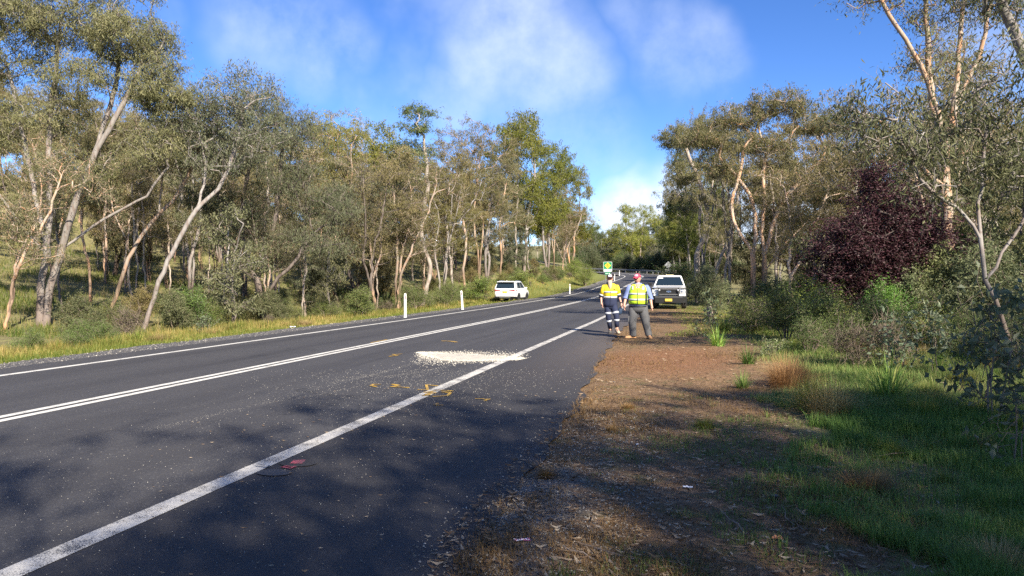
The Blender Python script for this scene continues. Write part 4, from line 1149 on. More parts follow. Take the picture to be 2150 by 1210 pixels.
tuft('lomandra', 1572, 770, .8, 'thin mat-rush in the dappled grass above the small dark one', name='mat_rush', cat='mat-rush', tint=(.8, .9, .7))
tuft('yellow', 1585, 706, 1.0, 'yellow-green tussock in front of the low verge shrub', tint=(1.0, 1.05, .8))
tuft('yellow', 1520, 700, .9, 'dull green tussock behind the pale mat-rush', tint=(.9, 1, .8))
tuft('yellow', 1560, 660, 1.2, 'yellow tussock far back beside the spindly sapling', tint=(1.1, 1.05, .8))
tuft('flat', 2098, 1216, .62, 'straw-coloured tussock in the bottom right corner', tint=(1.4, 1.25, 1.0), sz=.6)
tuft('wiry', 1818, 1035, .62, 'collapsed brown tussock in the lush shaded grass', tint=(1.0, .8, .62), sz=.5)
tuft('soft', 2060, 880, .8, 'pale fluffy tussock below the low leaning sapling', tint=(1.7, 1.6, 1.5), sz=.8)
tuft('soft', 1905, 905, .6, 'fine green tussock right of the spiky mat-rush', tint=(.7, .8, .7))
tuft('flat', 1146, 1003, .24, 'small rusty tuft at the broken edge of the asphalt', tint=(.9, .62, .35), sz=.32)
tuft('flat', 1285, 905, .22, 'rusty dry tuft beside the shoulder halfway to the two men', tint=(.75, .58, .38), sz=.3)
tuft('flat', 1320, 860, .26, 'brown dry tuft at the front edge of the sunlit verge', tint=(.75, .58, .38), sz=.3)
tuft('soft', 1480, 905, .35, 'low green tuft in the middle of the leaf-littered track', tint=(.8, .85, .6), sz=.35)
tuft('yellow', 290, 703, 1.0, 'bright yellow-green arching tussock on the left verge', tint=(1.15, 1.2, .85))
tuft('yellow', 238, 712, .8, 'smaller arching tussock left of the bright one on the left verge', tint=(1.0, 1.0, .8))
tuft('flat', 335, 706, 1.0, 'straw tussock right of the bright arching one on the left verge', tint=(.9, .85, .7))
tuft('yellow', 120, 722, .9, 'reddish arching tussock near the left end of the verge', tint=(1.2, .95, .7))
tuft('flat', 640, 678, .9, 'pale straw tussock on the left verge below the thin twiggy gum', tint=(.9, .85, .7))
for i in range(120):
    S = 12 + 60 * rs.uniform() ** 1.3; off = rs.uniform(7.2, 10.5)
    c_, n_ = centre(S); kk = ['yellow', 'flat', 'soft', 'yellow'][rs.randint(4)]
    tuft(kk, 0, 0, rs.uniform(.5, .95), {'yellow': 'arching green', 'flat': 'straw-coloured', 'soft': 'fine-bladed'}[kk] + ' tussock in the left verge ' + mark(1075 + 1550 * ((c_.x + n_.x * off) * CA + (c_.y + n_.y * off) * SA) / ((c_.y + n_.y * off) * CA - (c_.x + n_.x * off) * SA), LM), tint=[(1, 1, .8), (.9, .8, .65), (1.15, 1.1, .8)][rs.randint(3)], group='tussocks on the left verge', xy=(c_.x + n_.x * off, c_.y + n_.y * off))
for i in range(130):
    px = rs.uniform(1400, 2150); d = rs.uniform(3.4, 10) if i > 60 else rs.uniform(7.5, 22)
    x, y = P(px, d); s_, _ = road_coords(x, y)
    if s_ < (10 if d > 7 else 9): continue
    kk = ['soft', 'wiry', 'lomandra', 'soft'][rs.randint(4)] if i <= 60 else ['green', 'green', 'soft', 'green', 'wiry'][rs.randint(5)]
    tuft(kk, 0, 0, rs.uniform(.4, .8) if i <= 60 else rs.uniform(.45, 1.0) * (.5 if kk != 'green' else 1), {'green': 'short green', 'wiry': 'wiry', 'lomandra': 'broad-bladed', 'soft': 'fine-bladed'}[kk] + ' tussock in the shaded grass ' + ('far back ' if d > 13 else 'close by ') + mark(px, RM), tint=[(1.1, 1.15, .8), (1.0, 1.0, .7), (1.4, 1.25, .95)][rs.randint(3)], group='tussocks right of the track', xy=(x, y))


# --- grass, denser towards the viewer
def scatter(n, px0, px1, d0, d1, seed):
    r = np.random.RandomState(seed)
    d = d0 * (d1 / d0) ** r.uniform(0, 1, n); px = r.uniform(px0, px1, n)
    u = (px - 1075) / 1550 * d
    X = u * CA - d * SA; Y = d * CA + u * SA
    s, S = road_coords(X, Y)
    return X, Y, s, S, d, r


def grass(name, X, Y, h, w, d, m, r, rnd, lean=.6):
    n = len(X)
    me = blade_mesh(name, X, Y, ground(X, Y) - .008, r.uniform(0, 6.28, n), h, w, h * lean * r.uniform(.2, 1.3, n), rnd, m, 2)
    o = link(name, me); tag(o, kind='stuff'); return o


X, Y, s, S, d, r = scatter(330000, 1380, 2260, 2.9, 26, 1)
pn = fbm(X, Y, 1.1, 2) * .5 + fbm(X, Y, 4.0, 7) * .35
k = (s > 8.7 + pn * .9 + np.where(Y > 11, .6, 0)) & (r.uniform(0, 1, len(X)) < np.clip(.75 + pn, .15, 1)); X, Y, d, pn = X[k], Y[k], d[k], pn[k]
h = (.05 + .10 * r.uniform(0, 1, len(X))) * (1 + .6 * np.clip(pn, -.5, 1)) * (1 + .03 * d)
o = grass('green_grass', X, Y, h, .0035 * (1 + d / 9), d, M_GRASSR, r, np.clip(r.uniform(-.1, .75, len(X)) - .25 * pn + np.where(Y > 9.5, .35, .05), 0, 1), .7)
o.color = (1, 1, 1, 1)
o.color = (1.1, 1.1, .95, 1); tag(o, 'green grass growing in the shade right of the track', 'grass')
X, Y, s, S, d, r = scatter(150000, 950, 2260, 2.9, 40, 2)
pn = fbm(X, Y, 1.4, 12) * .6 + fbm(X, Y, 4.5, 17) * .4
eg = np.interp(Y, [3.5, 6, 9, 12, 16, 22, 40], [6.55, 6.40, 6.38, 6.15, 5.85, 5.5, 5.45])
k = (s > eg - .1) & (r.uniform(0, 1, len(X)) < np.clip(.28 + pn * .9 + .5 * np.exp(-((s - eg - .3) / .35) ** 2), .04, 1)); X, Y, d, pn = X[k], Y[k], d[k], pn[k]
h = .018 + .045 * r.uniform(0, 1, len(X)) * (1 + np.clip(pn, 0, 1))
o = grass('dry_grass', X, Y, h, .003 * (1 + d / 8), d, M_STRAW, r, np.clip(r.uniform(0, .8, len(X)), 0, 1), 1.4); o.color = (.74, .60, .44, 1)
tag(o, 'thin dry grass on the brown track beside the shoulder', 'dry grass')
X, Y, s, S, d, r = scatter(230000, -120, 1330, 9, 120, 3)
wv = .25 * fbm(X, Y, 1.2, 8)
k = (s < -5.15 + wv) & (s > -11.5) & (Y > 4); X, Y, d, s = X[k], Y[k], d[k], s[k]
q = np.clip((-s - 5.2) / 3.5, 0, 1)
h = (.06 + .36 * q * r.uniform(.3, 1, len(X))) * (1 + .2 * fbm(X, Y, .7, 1))
o = grass('verge_grass', X, Y, h, .006 * (1 + d / 12), d, M_GRASS, r, np.clip(r.uniform(0, .7, len(X)) + .35 * q + .15 * fbm(X, Y, .6, 4), 0, 1), .5)
o.color = (1.08, .95, .78, 1); tag(o, 'yellow-green grass growing along the left verge', 'grass')
X, Y, s, S, d, r = scatter(130000, -150, 1280, 26, 130, 4)
pn = fbm(X, Y, .35, 31)
k = (s < -10.5) & (r.uniform(0, 1, len(X)) < np.clip(.6 + pn * .6, .1, 1)); X, Y, d, pn = X[k], Y[k], d[k], pn[k]
o = grass('hillside_grass', X, Y, .18 + .25 * r.uniform(0, 1, len(X)), .010 * (1 + d / 20), d, M_GRASS, r, np.clip(.45 + r.uniform(-.3, .5, len(X)) - .3 * pn, 0, 1), .6)
o.color = (.95, .9, .8, 1); tag(o, 'rough tussocky grass under the trees of the left slope', 'grass')
X, Y, s, S, d, r = scatter(60000, 1360, 2200, 20, 70, 5)
k = (s > 7.2 + .5 * fbm(X, Y, .9, 21)) | ((Y > 42) & (s > 6)); X, Y, d, s = X[k], Y[k], d[k], s[k]
o = grass('far_verge_grass', X, Y, .05 + .16 * r.uniform(0, 1, len(X)) * np.clip((s - 7) / 3, .2, 1), .007 * (1 + d / 16), d, M_GRASS, r, np.clip(r.uniform(0, .9, len(X)), 0, 1), .6)
o.color = (1.1, 1.1, .85, 1); tag(o, 'sunlit grass on the verge around the parked ute', 'grass')


X, Y, s, S, d, r = scatter(110000, 1150, 1900, 2.9, 30, 23)
pn = fbm(X, Y, 1.7, 52) * .6 + fbm(X, Y, 5.0, 57) * .4
k = (s > 6.9) & (s < 9.6) & (Y < 10.5) & (r.uniform(0, 1, len(X)) < np.clip(pn * 1.2 - .15 + .25 * (s - 7), 0, .9)); X, Y, d = X[k], Y[k], d[k]
o = grass('sparse_green_grass', X, Y, r.uniform(.02, .075, len(X)), .003 * (1 + d / 9), d, M_GRASSR, r, r.uniform(.1, .9, len(X)), .9); o.color = (1, .95, .8, 1)
tag(o, 'patches of low green grass creeping over the brown track', 'grass')
X, Y, s, S, d, r = scatter(90000, 950, 2260, 2.9, 26, 22)
pn = fbm(X, Y, 1.9, 42) * .6
eg = np.interp(Y, [3.5, 6, 9, 12, 16, 22, 40], [6.55, 6.40, 6.38, 6.15, 5.85, 5.5, 5.45])
k = (s > eg) & (r.uniform(0, 1, len(X)) < np.clip(.55 + pn - .5 * (s > 9.5), .06, 1)); X, Y, d = X[k], Y[k], d[k]
o = grass('fallen_straw', X, Y, r.uniform(.006, .022, len(X)), .0022 * (1 + d / 8), d, M_STRAW, r, r.uniform(0, 1, len(X)) ** 1.4, r.uniform(2.5, 7.0, len(X))); o.color = (.80, .70, .54, 1)
tag(o, 'dead grass stems lying flat on the brown track', 'straw')


# --- litter: gum leaves, bark strips, chips
def flakes(name, X, Y, Z, L, Wd, m, r, rnd, lift=.004, curl=.3):
    n = len(X); a = r.uniform(0, 6.28, n); dx, dy = np.cos(a), np.sin(a)
    t = r.normal(0, curl, n) * L
    f = lambda k, w_, z: np.stack([X + dx * L * k - dy * Wd * w_, Y + dy * L * k + dx * Wd * w_, Z + z], 1)
    V = np.stack([f(-.5, 0, lift + np.abs(t) * .4), f(0, .5, lift), f(.5, 0, lift + np.abs(t) * .6), f(0, -.5, lift + .003 + np.abs(t) * .2)], 1).reshape(-1, 3)
    return npmesh(name, V, np.arange(n * 4).reshape(-1, 4), m, attrs={'rnd': ('FACE', rnd)})


M_LIT = leafmat('dead_leaf', (.11, .065, .035), (.23, .155, .09), (.42, .34, .24), .1, .7, .3)
X, Y, s, S, d, r = scatter(15000, 900, 2200, 2.9, 24, 6)
k = (s > 6.2) & (r.uniform(0, 1, len(X)) < np.where(s > 9, .25, 1)); X, Y, d = X[k], Y[k], d[k]
o = link('leaf_litter', flakes('leaf_litter', X, Y, ground(X, Y) + .006, r.uniform(.025, .10, len(X)), r.uniform(.007, .02, len(X)), M_LIT, r, r.uniform(0, 1, len(X)) ** 1.5)); o.color = (1, 1, 1, 1)
tag(o, 'fallen gum leaves and bark scattered over the track', 'leaf litter', kind='stuff')
X, Y, s, S, d, r = scatter(500, 300, 1300, 3, 14, 16)
k = (s > 2.0) & (s < 6.2); X, Y, d = X[k], Y[k], d[k]
o = link('leaf_litter', flakes('road_leaves', X, Y, X * 0 + .004, r.uniform(.015, .05, len(X)), r.uniform(.006, .015, len(X)), M_LIT, r, r.uniform(.4, 1, len(X)))); o.color = (1, 1, 1, 1)
tag(o, 'few dry leaves blown onto the near shoulder', 'leaf litter', kind='stuff')


def chips(name, X, Y, Z, sz, m, r, rnd=None):
    n = len(X); b = np.array([[1, 0, 0], [-.5, .87, 0], [-.5, -.87, 0], [.1, 0, .9]])
    a = r.uniform(0, 6.28, n); c_, s_ = np.cos(a), np.sin(a)
    R = b[None] * (sz[:, None, None] * r.uniform(.6, 1.3, (n, 1, 3)))
    V = np.stack([R[:, :, 0] * c_[:, None] - R[:, :, 1] * s_[:, None] + X[:, None], R[:, :, 0] * s_[:, None] + R[:, :, 1] * c_[:, None] + Y[:, None], R[:, :, 2] + Z[:, None]], -1).reshape(-1, 3)
    q = np.arange(n)[:, None] * 4
    F = np.concatenate([q + np.array([[0, 1, 3]]), q + np.array([[1, 2, 3]]), q + np.array([[2, 0, 3]])])
    return npmesh(name, V, F, m, attrs={'rnd': ('FACE', np.tile(r.uniform(0, 1, n) if rnd is None else rnd, 3))})


M_CHIP = leafmat('stone_chip', (.06, .055, .05), (.17, .155, .13), (.42, .39, .34), 0, .8, .3)
X, Y, s, S, d, r = scatter(26000, 850, 1500, 2.8, 9, 7)
w_ = np.exp(-((s - 6.9) / .55) ** 2); k = (s > 6.1) & (r.uniform(0, 1, len(X)) < w_); X, Y, d = X[k], Y[k], d[k]
o = link('roadside_gravel', chips('roadside_gravel', X, Y, np.maximum(ground(X, Y), 0), r.uniform(.003, .012, len(X)), M_CHIP, r)); o.color = (1, 1, 1, 1)
tag(o, 'loose gravel at the broken edge of the near shoulder', 'gravel', kind='stuff')
X, Y, s, S, d, r = scatter(26000, -100, 1200, 9, 60, 8)
k = (s < -4.35) & (s > -5.3); X, Y, d, S = X[k], Y[k], d[k], S[k]
o = link('roadside_gravel', chips('left_gravel', X, Y, roadH(S), r.uniform(.006, .016, len(X)) * (1 + d / 60), M_CHIP, r)); o.color = (1, 1, 1, 1)
tag(o, 'loose gravel along the left shoulder', 'gravel', kind='stuff')

# white absorbent spilled across the edge line, and its grains carried down the lane
M_POW = pbr('white_absorbent', (.50, .46, .385), .95, 0, .1, .12, 60, .8)
M_GRAIN = leafmat('white_grain', (.34, .31, .26), (.54, .50, .42), (.68, .64, .55), 0, .9, .1)
A = np.array(PG(884, 741)); B = np.array(PG(1098, 752)); ax = (B - A); Lp = np.linalg.norm(ax); ax /= Lp; bx = np.array([-ax[1], ax[0]])
na, nb = 90, 36; ua = np.linspace(-.04, 1.04, na); vb = np.linspace(-1, 1, nb)
UA, VB = np.meshgrid(ua, vb)
wid = np.interp(UA, [0, .12, .3, .5, .72, .9, 1], [.06, .26, .60, .86, .80, .42, .10])
cv = np.interp(UA, [0, .3, .6, 1], [.05, -.28, -.45, -.20])
PX = A[0] + ax[0] * UA * Lp + bx[0] * (VB * wid * .92 + cv); PY = A[1] + ax[1] * UA * Lp + bx[1] * (VB * wid * .92 + cv)
e_ = np.maximum(np.abs(VB), np.abs(UA - .5) * 2 / 1.04)
PZ = .026 * (1 - np.clip(np.abs(VB), 0, 1) ** 1.5) * np.clip((1 - np.abs(UA - .5) * 2), 0, 1) ** .5 + .006 * fbm(PX, PY, 9, 3) - .012 - .02 * (e_ > .97) + .014 * (1 - np.clip(e_, 0, 1) ** 4)
q = (np.arange(nb - 1)[:, None] * na + np.arange(na - 1)[None]).ravel()
mound = link('absorbent_heap', npmesh('absorbent_heap', np.stack([PX.ravel(), PY.ravel(), PZ.ravel()], 1), np.stack([q, q + 1, q + na + 1, q + na], 1), M_POW, smooth=True))
tag(mound, 'long low heap of white absorbent granules lying across the edge line', 'spill')
r = np.random.RandomState(9)
xs = []; ys = []; sz = []
n = 11000; u = r.uniform(-.05, 1.04, n); wv = np.interp(u, [-.1, 0, .12, .3, .5, .72, .9, 1, 1.2], [.03, .12, .36, .75, .98, .92, .55, .22, .12]); v = r.normal(0, .62, n); cvv = np.interp(u, [0, .3, .6, 1], [.05, -.30, -.48, -.22])
xs.append(A[0] + ax[0] * u * Lp + bx[0] * (v * wv + cvv)); ys.append(A[1] + ax[1] * u * Lp + bx[1] * (v * wv + cvv)); sz.append(r.uniform(.004, .012, n))
n = 2600; d = 13.2 - np.abs(r.normal(0, 2.6, n)); px = r.normal(930, 170, n) - (13.2 - d) * 15; k = (d > 3) & (px > 500); u_ = (px - 1075) / 1550 * d
xs.append((u_ * CA - d * SA)[k]); ys.append((d * CA + u_ * SA)[k]); sz.append(r.uniform(.002, .0055, n)[k])
n = 7000; d = 2.8 * (14 / 2.8) ** r.uniform(0, 1, n); px = r.uniform(-40, 1320, n); u_ = (px - 1075) / 1550 * d; gx_ = u_ * CA - d * SA; gy_ = d * CA + u_ * SA
k = (gx_ > -6.4 + r.normal(0, .6, n)) & (gx_ < -1.35 - .1) & (r.uniform(0, 1, n) < np.clip(.35 + .25 * fbm(gx_, gy_, .8, 3), .05, 1)); xs.append(gx_[k]); ys.append(gy_[k]); sz.append((r.uniform(.0009, .0026, n) * (1 + d / 10))[k])
for (a_, b2, n) in (((905, 752), (720, 800), 900), ((985, 758), (800, 792), 800), ((800, 800), (560, 845), 350), ((720, 800), (300, 905), 650)):
    t_ = r.uniform(0, 1, n) ** 1.1; qx = a_[0] + (b2[0] - a_[0]) * t_; qy = a_[1] + (b2[1] - a_[1]) * t_ + 4 * np.sin(t_ * 3)
    d = 1550 * EYE / (qy - 588); u_ = (qx - 1075) / 1550 * d
    xs.append(u_ * CA - d * SA + r.normal(0, .05, n)); ys.append(d * CA + u_ * SA + r.normal(0, .04, n)); sz.append(r.uniform(.0010, .0026, n))
xs = np.concatenate(xs); ys = np.concatenate(ys); sz = np.concatenate(sz)
o = link('absorbent_grains', chips('absorbent_grains', xs, ys, xs * 0 + .003, sz, M_GRAIN, r)); o.color = (1, 1, 1, 1)
tag(o, 'white absorbent grains scattered over the near lane and shoulder', 'granules', kind='stuff')


# --- sprayed survey marks on the asphalt
def strokes(name, m, lines, label, cat='paint mark', w=.05, z=.008):
    b = MB()
    for ln in lines:
        pts = [Vector(PG(*p)) for p in ln]
        for i in range(len(pts) - 1):
            t = (pts[i + 1] - pts[i]); n_ = Vector((-t.y, t.x)).normalized() * w / 2; t = t.normalized() * w * .3
            a0, b0 = pts[i] - t, pts[i + 1] + t; zz = z + .0006 * i
            b.add([(*(a0 + n_), zz), (*(a0 - n_), zz), (*(b0 - n_), zz), (*(b0 + n_), zz)], [(0, 1, 2, 3)])
    o = b.build(name, m); tag(o, label, cat); return o


strokes('spray_mark', M_YEL, [[(843, 744), (825, 745), (836, 747), (818, 749)]], 'yellow sprayed zigzag in the near lane left of the white heap', w=.06)
strokes('spray_mark', M_YEL, [[(930, 716.5), (945, 717), (957, 719)]], 'yellow sprayed tick beyond the white heap in the lane', w=.10)
strokes('spray_mark', M_YEL, [[(812, 714), (796, 717), (780, 720)]], 'faint orange sprayed mark on the centre lines', w=.07)
strokes('spray_mark', M_YEL, [[(798, 808), (784, 808), (779, 811), (790, 813)]], 'small yellow sprayed C in the near lane', w=.045)
strokes('spray_mark', M_YEL, [[(824, 808), (838, 810), (822, 813), (858, 815)]], 'jagged yellow sprayed mark left of the edge line', w=.05)
strokes('spray_mark', M_YEL, [[(918, 811), (895, 809), (898, 820), (878, 819)]], 'thin yellow sprayed dashes touching the left side of the edge line', w=.04)
strokes('spray_mark', M_YEL, [[(915, 822), (893, 825), (912, 826), (896, 829), (900, 831), (889, 832)]], 'bright yellow sprayed patch on the worn edge line', w=.06, z=.010)
strokes('spray_mark', M_YEL, [[(922, 820), (950, 822), (928, 824), (946, 826), (940, 832), (910, 834)]], 'yellow sprayed scribble on the right side of the edge line', w=.04)
strokes('spray_mark', M_YEL, [[(1000, 838), (1028, 839), (1018, 842)]], 'thin yellow sprayed arrow on the dark shoulder', w=.04)
strokes('spray_mark', M_YEL, [[(920, 848), (912, 850), (918, 852), (930, 852)]], 'small yellow sprayed hook on the shoulder right of the edge line', w=.035)
b = MB()
pp = [PG(609, 976), PG(617, 968.5), PG(641, 968), PG(639, 973), PG(633, 977)]
b.add([(x, y, .012) for x, y in pp], [(0, 1, 2, 3, 4)])
tag(b.build('spray_mark', M_PINK), 'solid pink sprayed patch right of the edge line', 'paint mark')
strokes('spray_mark', M_PINK, [[(592, 983), (610, 986), (614, 984), (618, 981.5)], [(592, 983), (600, 981), (620, 983)]], 'pink sprayed outline beside the solid pink patch', w=.022, z=.010)
b = MB(); c0 = PG(626, 973.5)
b.add([(c0[0] + .17 * math.cos(a), c0[1] + .13 * math.sin(a), .008) for a in np.arange(0, 6.28, .35)], [tuple(range(18))])
tag(b.build('spray_mark', M_ASPH), 'grey overspray disc under the solid pink patch', 'paint mark')
b = MB(); c0 = PG(575, 994)
b.add([(c0[0] + .15 * math.cos(a), c0[1] + .10 * math.sin(a), .008) for a in np.arange(0, 6.28, .35)], [tuple(range(18))])
tag(b.build('spray_mark', M_GREYP), 'faint grey sprayed disc just right of the edge line', 'paint mark')
strokes('spray_mark', pbr('black_marker', (.05, .045, .04), .7), [[(536, 981), (560, 984), (566, 980)], [(545, 978), (556, 979)]], 'thin dark handwritten stroke on the edge line', w=.012, z=.012)


# --- small rubbish
def crumple(name, px, py, r_, m, label, cat, seed, flat=.35):
    rs_ = np.random.RandomState(seed); x, y = PG(px, py); n = 9
    b = MB(); V = []
    for i in range(n):
        for j in range(n):
            V.append(((i / (n - 1) - .5) * 2 * r_[0], (j / (n - 1) - .5) * 2 * r_[1], abs(rs_.normal(0, flat * min(r_))) + .012))
    V = [(vx + rs_.normal(0, .05 * r_[0]), vy + rs_.normal(0, .08 * r_[1]), vz) for vx, vy, vz in V]
    b.add(V, [(i * n + j, (i + 1) * n + j, (i + 1) * n + j + 1, i * n + j + 1) for i in range(n - 1) for j in range(n - 1)])
    o = b.build(name, m, loc=(x, y, float(max(ground(x, y), 0)))); o.rotation_euler.z = YAW + rs_.uniform(-.3, .3)
    tag(o, label, cat); return o


wm, t, o_ = mat('pink_wrapper')
tc = nd(t, 'TexCoord').outputs['Object']
c = ramp(t, noise(t, tc, 45, 2, .6), [(.42, (.75, .72, .74)), (.5, (.62, .10, .25)), (.6, (.70, .25, .40))], 'CONSTANT')
t.links.new(nd(t, 'BsdfPrincipled', None, {'Base Color': c, 'Roughness': .35}).outputs[0], o_.inputs[0])
crumple('wrapper', 1095, 1144, (.048, .016), wm, 'crumpled pink and white sweet wrapper at the edge of the gravel', 'wrapper', 1)
wh = pbr('white_paper', (.75, .75, .78), .6)
crumple('paper_scrap', 1444, 1029, (.035, .014), wh, 'scrap of pale paper on the leaf-littered track', 'paper scrap', 2)
crumple('paper_scrap', 1338, 936, (.014, .010), wh, 'tiny white scrap farther up the track', 'paper scrap', 3)
crumple('paper_scrap', 1258, 1170, (.012, .010), wh, 'tiny pale scrap in the lower gravelly part of the track', 'paper scrap', 5)
crumple('paper_scrap', 615, 688, (.09, .05), wh, 'white litter bag at the edge of the left gravel shoulder', 'litter bag', 6)
crumple('orange_rag', 1632, 1150, (.030, .016), pbr('orange_peel', (.55, .22, .10), .6), 'small orange rag in the dappled light of the track', 'rag', 4, .6)
b = MB(); b.tube([(0, 0, 0), (0, 0, .008), (0, 0, .022), (0, 0, .026)], [.026, .028, .027, .018], 14)
x, y = PG(1627, 1061); o = b.build('black_cap', pbr('black_plastic', (.012, .012, .013), .4), loc=(x, y, float(ground(x, y)) + .01)); tag(o, 'round black plastic cap lying in the grass edge', 'cap')
for i, (px, py, l_, a_, lab) in enumerate(((1800, 760, .55, .3, 'bent stick in the sunlit grass patch below the twiggy shrub'), (1960, 935, .4, .9, 'thin fallen stick in the grass on the right'), (1540, 1120, .35, 1.9, 'curled bark strip beside the orange rag'), (1210, 1178, .22, 2.6, 'short twig across the gravelly edge'), (1045, 890, .18, 2.0, 'tiny twig on the dark shoulder'), (1890, 958, .5, .5, 'pale fallen stick below the thin one on the right'))):
    x, y = PG(px, py); z = float(max(ground(x, y), 0)) + .015; dx, dy = math.cos(a_) * l_ / 2, math.sin(a_) * l_ / 2
    b = MB(); b.tube([(-dx, -dy, 0), (-dx * .3 + .01, -dy * .3 + .015, .012), (dx * .4, dy * .4, .008), (dx, dy, .02)], [.005, .006, .005, .002], 5)
    tag(b.build('fallen_stick', M_TWIG, loc=(x, y, z)), lab, 'stick')

for i in range(16):
    px, py = rs.uniform(1250, 2100), rs.uniform(830, 1200); x, y = PG(px, py); l_ = rs.uniform(.12, .45); a_ = rs.uniform(0, 3.1); z = float(max(ground(x, y), 0)) + .012
    dx, dy = math.cos(a_) * l_ / 2, math.sin(a_) * l_ / 2; kx, ky = rs.uniform(-.03, .03, 2)
    b = MB(); b.tube([(-dx, -dy, 0), (-dx * .3 + kx, -dy * .3 + ky, .01), (dx * .4, dy * .4, .006), (dx, dy, .014)], [.003, .0045, .004, .0015], 5)
    tag(b.build('fallen_stick', M_TWIG, loc=(x, y, z)), ('long' if l_ > .3 else 'short') + ' dry stick lying ' + ('on the track' if px < 1600 else 'in the shaded grass') + (' close to the viewer' if py > 1020 else ' farther up the verge'), 'stick', 'dry sticks on the verge')
for i in range(60):
    S = rs.uniform(132, 205); off = RR(S) + rs.uniform(4.5, 16)
    c_, n_ = centre(S); x = c_.x - n_.x * off; y = c_.y - n_.y * off
    kk = ['bushE', 'bushA', 'bushC', 'bushE'][rs.randint(4)]; t = [(.75, .85, .7), (.9, 1, .75), (.6, .7, .6)][rs.randint(3)]
    K[kk].place(x, y, rs.uniform(1.6, 2.8), rs.uniform(0, 6.28), ('pale green' if t[0] > .8 else 'mid green' if t[0] > .7 else 'dark') + {'bushA': ' upright', 'bushC': ' grey-leaved', 'bushE': ' dense'}[kk] + ' bush behind the guard rail ' + ('near its right end' if S < 155 else 'at the middle of the bend' if S < 180 else 'at its left end'), 'shrub', 'bushes behind the guard rail', tint=t)

# ------------------------------------------------------------------ roadside furniture
M_WPOST = pbr('white_plastic', (.80, .80, .78), .45, var=.04)
M_REFL = pbr('dark_reflector', (.10, .02, .03), .2, spec=.8)
M_GALV = pbr('galvanised_steel', (.20, .20, .20), .6, .4, var=.25, scale=3)
M_SGRN = pbr('sign_green', (.012, .20, .075), .4, var=.04)
M_SYEL = pbr('sign_yellow', (.82, .55, .02), .4, var=.03)
M_SWHT = pbr('sign_white', (.72, .74, .74), .4, var=.05)
M_SBLK = pbr('sign_black', (.015, .015, .015), .5)
M_SRED = pbr('sign_faded_red', (.50, .22, .20), .5)
M_SBACK = pbr('sign_back', (.33, .34, .35), .5, .4, var=.1, scale=4)


def post(x, y, lab, tilt=0.0, rz=0.0, h=1.02):
    g = float(ground(x, y))
    b = MB(); w = .048
    b.rings([[(-w, -.02, -.1), (w, -.02, -.1), (w * .6, .02, -.1), (-w * .6, .02, -.1)], [(-w, -.02, h - .05), (w, -.02, h - .05), (w * .6, .02, h - .05), (-w * .6, .02, h - .05)], [(-w * .7, -.018, h), (w * .7, -.018, h), (w * .5, .015, h), (-w * .5, .015, h)]])
    o = b.build('delineator_post', M_WPOST, loc=(x, y, g)); o.rotation_euler = (0, tilt, rz)
    tag(o, lab, 'road post', 'white delineator posts along the left verge')
    MB().box(-.022, .022, -.028, -.0225, h - .27, h - .08).build('reflector', M_REFL, o)
    MB().box(-.07, .07, -.035, .035, -.02, .012).build('base', M_WPOST, o)


for px, d, lab, tl in ((851, 31.6, 'nearest white delineator post, upright beside the left gravel shoulder', .0), (971.5, 40.0, 'second white delineator post, tilting slightly left, before the white SUV', -.07),
                       (1196.5, 76.5, 'small white delineator post on the verge beyond the white SUV', .0), (1290, 113.5, 'tiny white delineator post on the grassy inside of the bend, lower of two', .05), (1300.5, 140, 'tiny white delineator post highest on the inside of the bend', 0)):
    x, y = P(px, d); post(x, y, lab, tl, YAW)

# guard rail round the outside of the bend: posts and a W-beam in lengths
gr = empty('guard_rail', (-4, 130, 2), 0, 'galvanised guard rail curving round the outside of the bend', 'guard rail')
prof = [(-.02, -.155), (.055, -.12), (.055, -.05), (-.01, -.02), (-.01, .02), (.055, .05), (.055, .12), (-.02, .155)]
SG = list(np.arange(124, 208, 2.0))


def gpt(S):
    c_, n_ = centre(S); off = RR(S) + 1.7 + (2.5 * ((132 - S) / 8) ** 2 if S < 132 else 0)
    return Vector((c_.x - n_.x * off, c_.y - n_.y * off)), n_


for k in range(0, len(SG) - 4, 4):
    R = []
    for S in SG[k:k + 5]:
        p, n_ = gpt(S); z = float(roadH(S)) + .58
        R.append([(p.x + n_.x * a - gr.location.x, p.y + n_.y * a - gr.location.y, z + q - gr.location.z) for a, q in prof])
    b = MB(); n8 = len(prof)
    b.add([v for r_ in R for v in r_], [(i * n8 + j, i * n8 + j + 1, (i + 1) * n8 + j + 1, (i + 1) * n8 + j) for i in range(len(R) - 1) for j in range(n8 - 1)])
    o = b.build('rail', M_GALV, gr)
    md = o.modifiers.new('thickness', 'SOLIDIFY'); md.thickness = .006
pb = MB().box(-.055, .055, -.08, .08, -1.0, .0).build('post', M_GALV, gr)
pm = pb.data
first = True
for S in SG:
    p, n_ = gpt(S); o = pb if first else link('post', pm, gr)
    first = False
    o.location = (p.x - n_.x * .10 - gr.location.x, p.y - n_.y * .10 - gr.location.y, float(roadH(S)) + .74 - gr.location.z); o.rotation_euler.z = math.atan2(n_.y, n_.x)

# green tourist sign
x, y = P(1276, 103); g = float(ground(x, y))
sg = empty('road_sign', (x, y, g), math.radians(6), 'green roadside sign with a yellow diamond above a small arrow plate, left of the bend', 'sign')
zt = EYE + 38 * 103 / 1550 - g
b = MB(); b.tube([(-.32, .06, 0), (-.32, .06, zt - .05)], .038, 10).build('post', M_GALV, sg)
MB().tube([(.32, .06, 0), (.32, .06, zt - .05)], .038, 10).build('post', M_GALV, sg)


